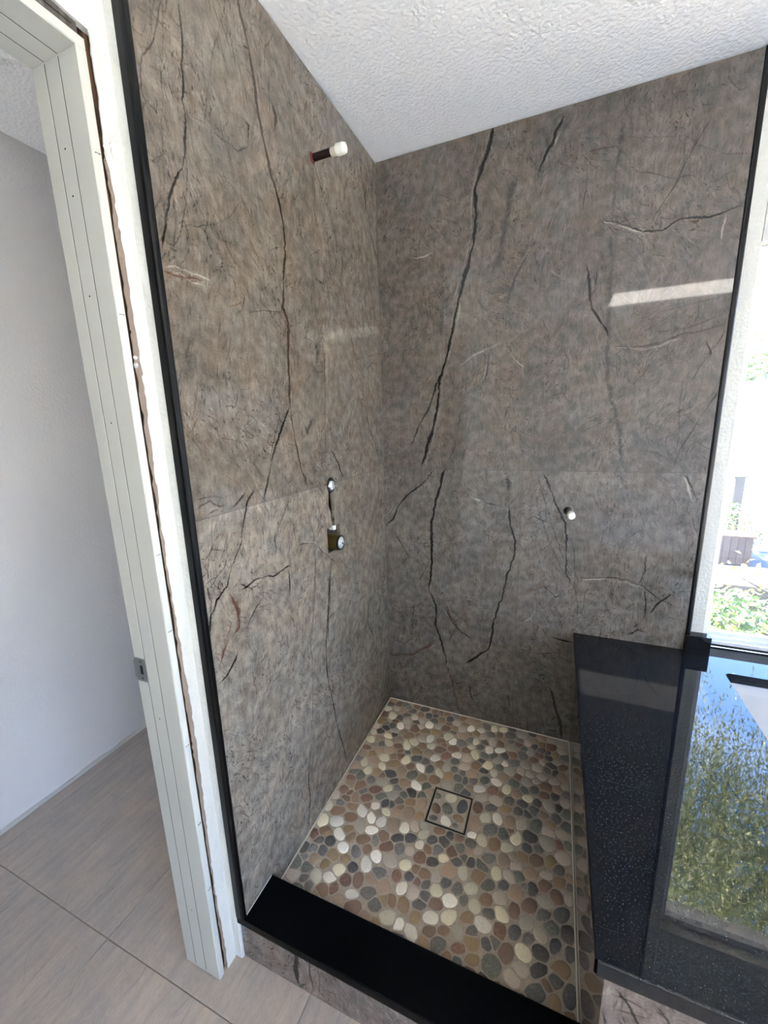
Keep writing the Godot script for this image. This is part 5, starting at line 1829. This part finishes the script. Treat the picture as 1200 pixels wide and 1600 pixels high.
func build_outdoors() -> void:
	var G := -3.0
	var gr := struct("ground_outside", "garden and driveway below the window")
	boxed("lawn", Vector3(-25, G - 0.4, -9.0), Vector3(40, G, 30.0), mat(Color(0.60, 0.58, 0.46), 0.95), gr)
	boxed("driveway", Vector3(-25, G - 0.4, -16.5), Vector3(40, G - 0.02, -9.0), mat(Color(0.16, 0.18, 0.22), 0.9), gr)
	boxed("yard", Vector3(-40, G - 0.4, -70), Vector3(70, G - 0.01, -16.5), mat(Color(0.52, 0.50, 0.44), 0.95), gr)
	boxed("concrete_pad", Vector3(2.6, G - 0.02, -13.4), Vector3(5.25, G + 0.03, -11.6), mat(Color(0.42, 0.44, 0.47), 0.9), gr)
	boxed("added_terrace", Vector3(3.16, G, 0.4), Vector3(10.5, LOW - 0.12, 7.0), mat(Color(0.90, 0.89, 0.87), 0.9), gr)  # added pale slab out of view, bounces sunlight up to the bathroom ceiling
	boxed("added_patio", Vector3(-5.0, G, -6.5), Vector3(0.6, LOW - 0.12, -1.36), mat(Color(0.86, 0.85, 0.83), 0.9), gr)  # added pale slab out of view, bounces sunlight up into the hall
	# outside face of the house below the window
	boxed("house_foot", Vector3(0.61, G, -0.6), Vector3(3.15, LOW - 0.12, -0.17), M.room_wall, gr)
	# board fence with cap rail
	var f := thing("garden_fence", "weathered board fence with a pale cap rail below the window", "fence", Vector3(0, G, -6.0))
	boxed("cap_rail", Vector3(-3, 1.70, -0.07), Vector3(11, 1.77, 0.07), M.fence, f, 0.004)
	boxed("top_board", Vector3(-3, 1.44, -0.02), Vector3(11, 1.68, 0.035), M.fence, f, 0.003)
	for k in 7:
		boxed("post", Vector3(-2.0 + k * 2.0, 0, -0.05), Vector3(-1.9 + k * 2.0, 1.70, 0.05), M.fence, f, 0.004)
	for k in 70:
		boxed("board", Vector3(-3 + k * 0.2 + 0.004, 0.05, -0.045), Vector3(-3 + (k + 1) * 0.2 - 0.004, 1.45, -0.022), M.fence, f, 0.002)
	shrub("bright green leafy shrub below the window in front of the fence", Vector3(2.95, G, -4.3), Vector3(0.75, 1.12, 0.6), 3600, [Color(0.24, 0.34, 0.09), Color(0.36, 0.42, 0.13), Color(0.18, 0.27, 0.08)], 301)
	shrub("yellow green shrub right of the bright one, lower", Vector3(4.05, G, -4.0), Vector3(0.6, 0.98, 0.55), 2600, [Color(0.42, 0.42, 0.15), Color(0.32, 0.36, 0.12), Color(0.45, 0.38, 0.18)], 302)
	shrub("dusty shrub growing behind the wooden planter", Vector3(5.9, G, -14.0), Vector3(0.9, 0.85, 0.7), 1800, [Color(0.32, 0.36, 0.17), Color(0.24, 0.29, 0.14)], 303)
	# young tree, bare forked stem with pale leaves
	rng.seed = 77
	var y := thing("young_tree", "slim young tree with pale yellow leaves before the fence", "tree", Vector3(3.72, G, -5.25))
	var st := mb()
	tube(st, [Vector3.ZERO, Vector3(0.05, 0.9, 0), Vector3(0.12, 1.5, 0)], [0.05, 0.04, 0.035])
	for b in [[Vector3(0.12, 1.5, 0), Vector3(-0.15, 1.95, 0.05), Vector3(-0.5, 2.15, 0.1)], [Vector3(0.12, 1.5, 0), Vector3(0.35, 2.0, 0), Vector3(0.45, 2.7, 0)], [Vector3(0.08, 1.2, 0), Vector3(0.4, 1.6, -0.1), Vector3(0.8, 1.75, -0.1)]]:
		tube(st, b, [0.028, 0.02, 0.008])
	obj("trunk", st, M.fence, y)
	var spots := []
	for k in 420:
		var c: Vector3 = [Vector3(-0.35, 2.1, 0.1), Vector3(0.45, 2.4, 0), Vector3(0.7, 1.8, -0.1), Vector3(0.2, 2.0, 0)][k % 4]
		spots.append(Transform3D(any_turn(), c + Vector3(rng.randfn(), rng.randfn(), rng.randfn()) * 0.2))
	leaves("foliage", y, spots, leaf_mesh(0.09, 0.05), leaf_material(Color(0.50, 0.46, 0.24)))
	# slatted planter and post in the driveway
	var p := thing("wooden_planter", "slatted wooden planter box at the far side of the driveway", "planter", Vector3(5.45, G, -12.9))
	for k in 8:
		boxed("slat", Vector3(-0.7 + k * 0.175, 0.02, -0.02), Vector3(-0.7 + k * 0.175 + 0.165, 0.85, 0.02), M.cedar, p, 0.003)
	boxed("box", Vector3(-0.69, 0, -0.7), Vector3(0.69, 0.8, -0.021), M.stud, p)
	boxed("rim_board", Vector3(-0.74, 0.85, -0.72), Vector3(0.74, 0.9, 0.05), M.cedar, p, 0.004)
	var po := thing("wooden_post", "pale square wooden post beyond the driveway", "post", Vector3(6.15, G, -14.6))
	boxed("shaft", Vector3(-0.13, 0, -0.13), Vector3(0.13, 2.4, 0.13), M.fence, po, 0.01)
	boxed("post_cap", Vector3(-0.17, 2.4, -0.17), Vector3(0.17, 2.47, 0.17), M.fence, po, 0.01)
	# white neighbour house
	var h := thing("neighbour_house", "white neighbouring house with a pale roof beyond the driveway", "house", Vector3(10.0, G, -24.0))
	var white := mat(Color(0.90, 0.90, 0.88), 0.8)
	boxed("wall", Vector3(-5.5, 0, -4), Vector3(6, 4.6, 3.0), white, h)
	for k in 22:
		boxed("siding_board", Vector3(-5.52, 0.1 + k * 0.2, 3.0), Vector3(6.02, 0.1 + k * 0.2 + 0.19, 3.025), white, h, 0.006)
	var roof := mb()
	for s in [[Vector3(-6, 4.6, 3.6), Vector3(6.5, 4.6, 3.6), Vector3(6.5, 5.9, -0.5), Vector3(-6, 5.9, -0.5), Vector3(0, 1, 0.35)], [Vector3(-6, 4.6, -4.6), Vector3(6.5, 4.6, -4.6), Vector3(6.5, 5.9, -0.5), Vector3(-6, 5.9, -0.5), Vector3(0, 1, -0.35)]]:
		var n: Vector3 = (s[4] as Vector3).normalized()
		quad(roof, s[0], s[1], s[2], s[3], n)
		quad(roof, s[0] - n * 0.15, s[1] - n * 0.15, s[2] - n * 0.15, s[3] - n * 0.15, -n)
		quad(roof, s[0], s[1], s[1] - n * 0.15, s[0] - n * 0.15, Vector3(0, 0, signf(n.z)))
	obj("roof", roof, mat(Color(0.70, 0.69, 0.67), 0.9), h)
	for x in [-3.6, -0.6, 2.4]:
		var wf := boxed("window", Vector3(x, 1.5, 3.0), Vector3(x + 1.2, 2.9, 3.06), M.vinyl, h, 0.01)
		boxed("pane", Vector3(x + 0.08, 1.58, 3.055), Vector3(x + 1.12, 2.82, 3.066), mat(Color(0.25, 0.30, 0.36), 0.1), wf)
	# tree behind the house
	tree_round("round_tree", "hazy leafy tree rising behind the white house", Vector3(11.5, G, -33), 9.5, 3.6, 3000, Color(0.30, 0.36, 0.22), 401)
	# weeping tree over the garden: its hanging twigs show in the deck's polish
	rng.seed = 500
	var t := thing("weeping_tree", "tall weeping tree whose hanging twigs mirror in the granite deck", "tree", Vector3(9.6, G, -9.6))
	var ts := mb()
	tube(ts, [Vector3.ZERO, Vector3(-0.3, 4.0, 0.3), Vector3(-1.2, 8.0, 0.8), Vector3(-3.4, 11.5, 2.0), Vector3(-5.4, 13.2, 2.6)], [0.42, 0.34, 0.26, 0.16, 0.08], 10)
	for k in 9:
		var a := TAU * k / 9.0
		tube(ts, [Vector3(-3.4, 11.5, 2.0), Vector3(-4.2 + cos(a) * 1.6, 12.6, 2.2 + sin(a) * 1.2), Vector3(-5.4 + cos(a) * 3.6, 13.0, 2.6 + sin(a) * 2.4)], [0.09, 0.05, 0.02], 7)
	obj("trunk", ts, M.wood_grey, t)
	var greens := [Color(0.64, 0.67, 0.44), Color(0.84, 0.82, 0.64), Color(0.44, 0.50, 0.34)]
	var sets := [[], [], []]
	for k in 4400:
		var c := Vector3(-5.6 + rng.randfn(0, 2.2), rng.randf_range(10.7, 14.6), 2.8 + rng.randfn(0, 1.5))
		var drop := rng.randf_range(0.8, 2.6)
		var lean := Vector3(rng.randfn(0, 0.16), -1, rng.randfn(0, 0.16)).normalized()
		var steps := int(drop / 0.08)
		for s in steps:
			var q := c + lean * 0.08 * s
			var basis := Basis.from_euler(Vector3(PI + rng.randfn(0, 0.6), rng.randf() * TAU, rng.randfn(0, 0.5)))
			sets[(k + s) % 3].append(Transform3D(basis.scaled(Vector3.ONE * rng.randf_range(0.7, 1.25)), q))
	for i in 3:
		leaves("foliage", t, sets[i], leaf_mesh(0.12, 0.026), leaf_material(greens[i]))

func tree_round(called: String, label: String, at: Vector3, height: float, r: float, count: int, c: Color, sd: int) -> void:
	rng.seed = sd
	var t := thing(called, label, "tree", at)
	var st := mb()
	tube(st, [Vector3.ZERO, Vector3(0.1, height * 0.4, 0), Vector3(0, height * 0.75, 0)], [0.3, 0.22, 0.1])
	obj("trunk", st, M.wood_grey, t)
	var spots := []
	for k in count:
		var v := Vector3(rng.randfn(), rng.randfn(), rng.randfn()).normalized() * pow(rng.randf(), 0.4) * r
		spots.append(Transform3D(any_turn().scaled(Vector3.ONE * rng.randf_range(0.7, 1.4)), Vector3(v.x, height - r + v.y, v.z)))
	leaves("foliage", t, spots, leaf_mesh(0.42, 0.22), leaf_material(c))
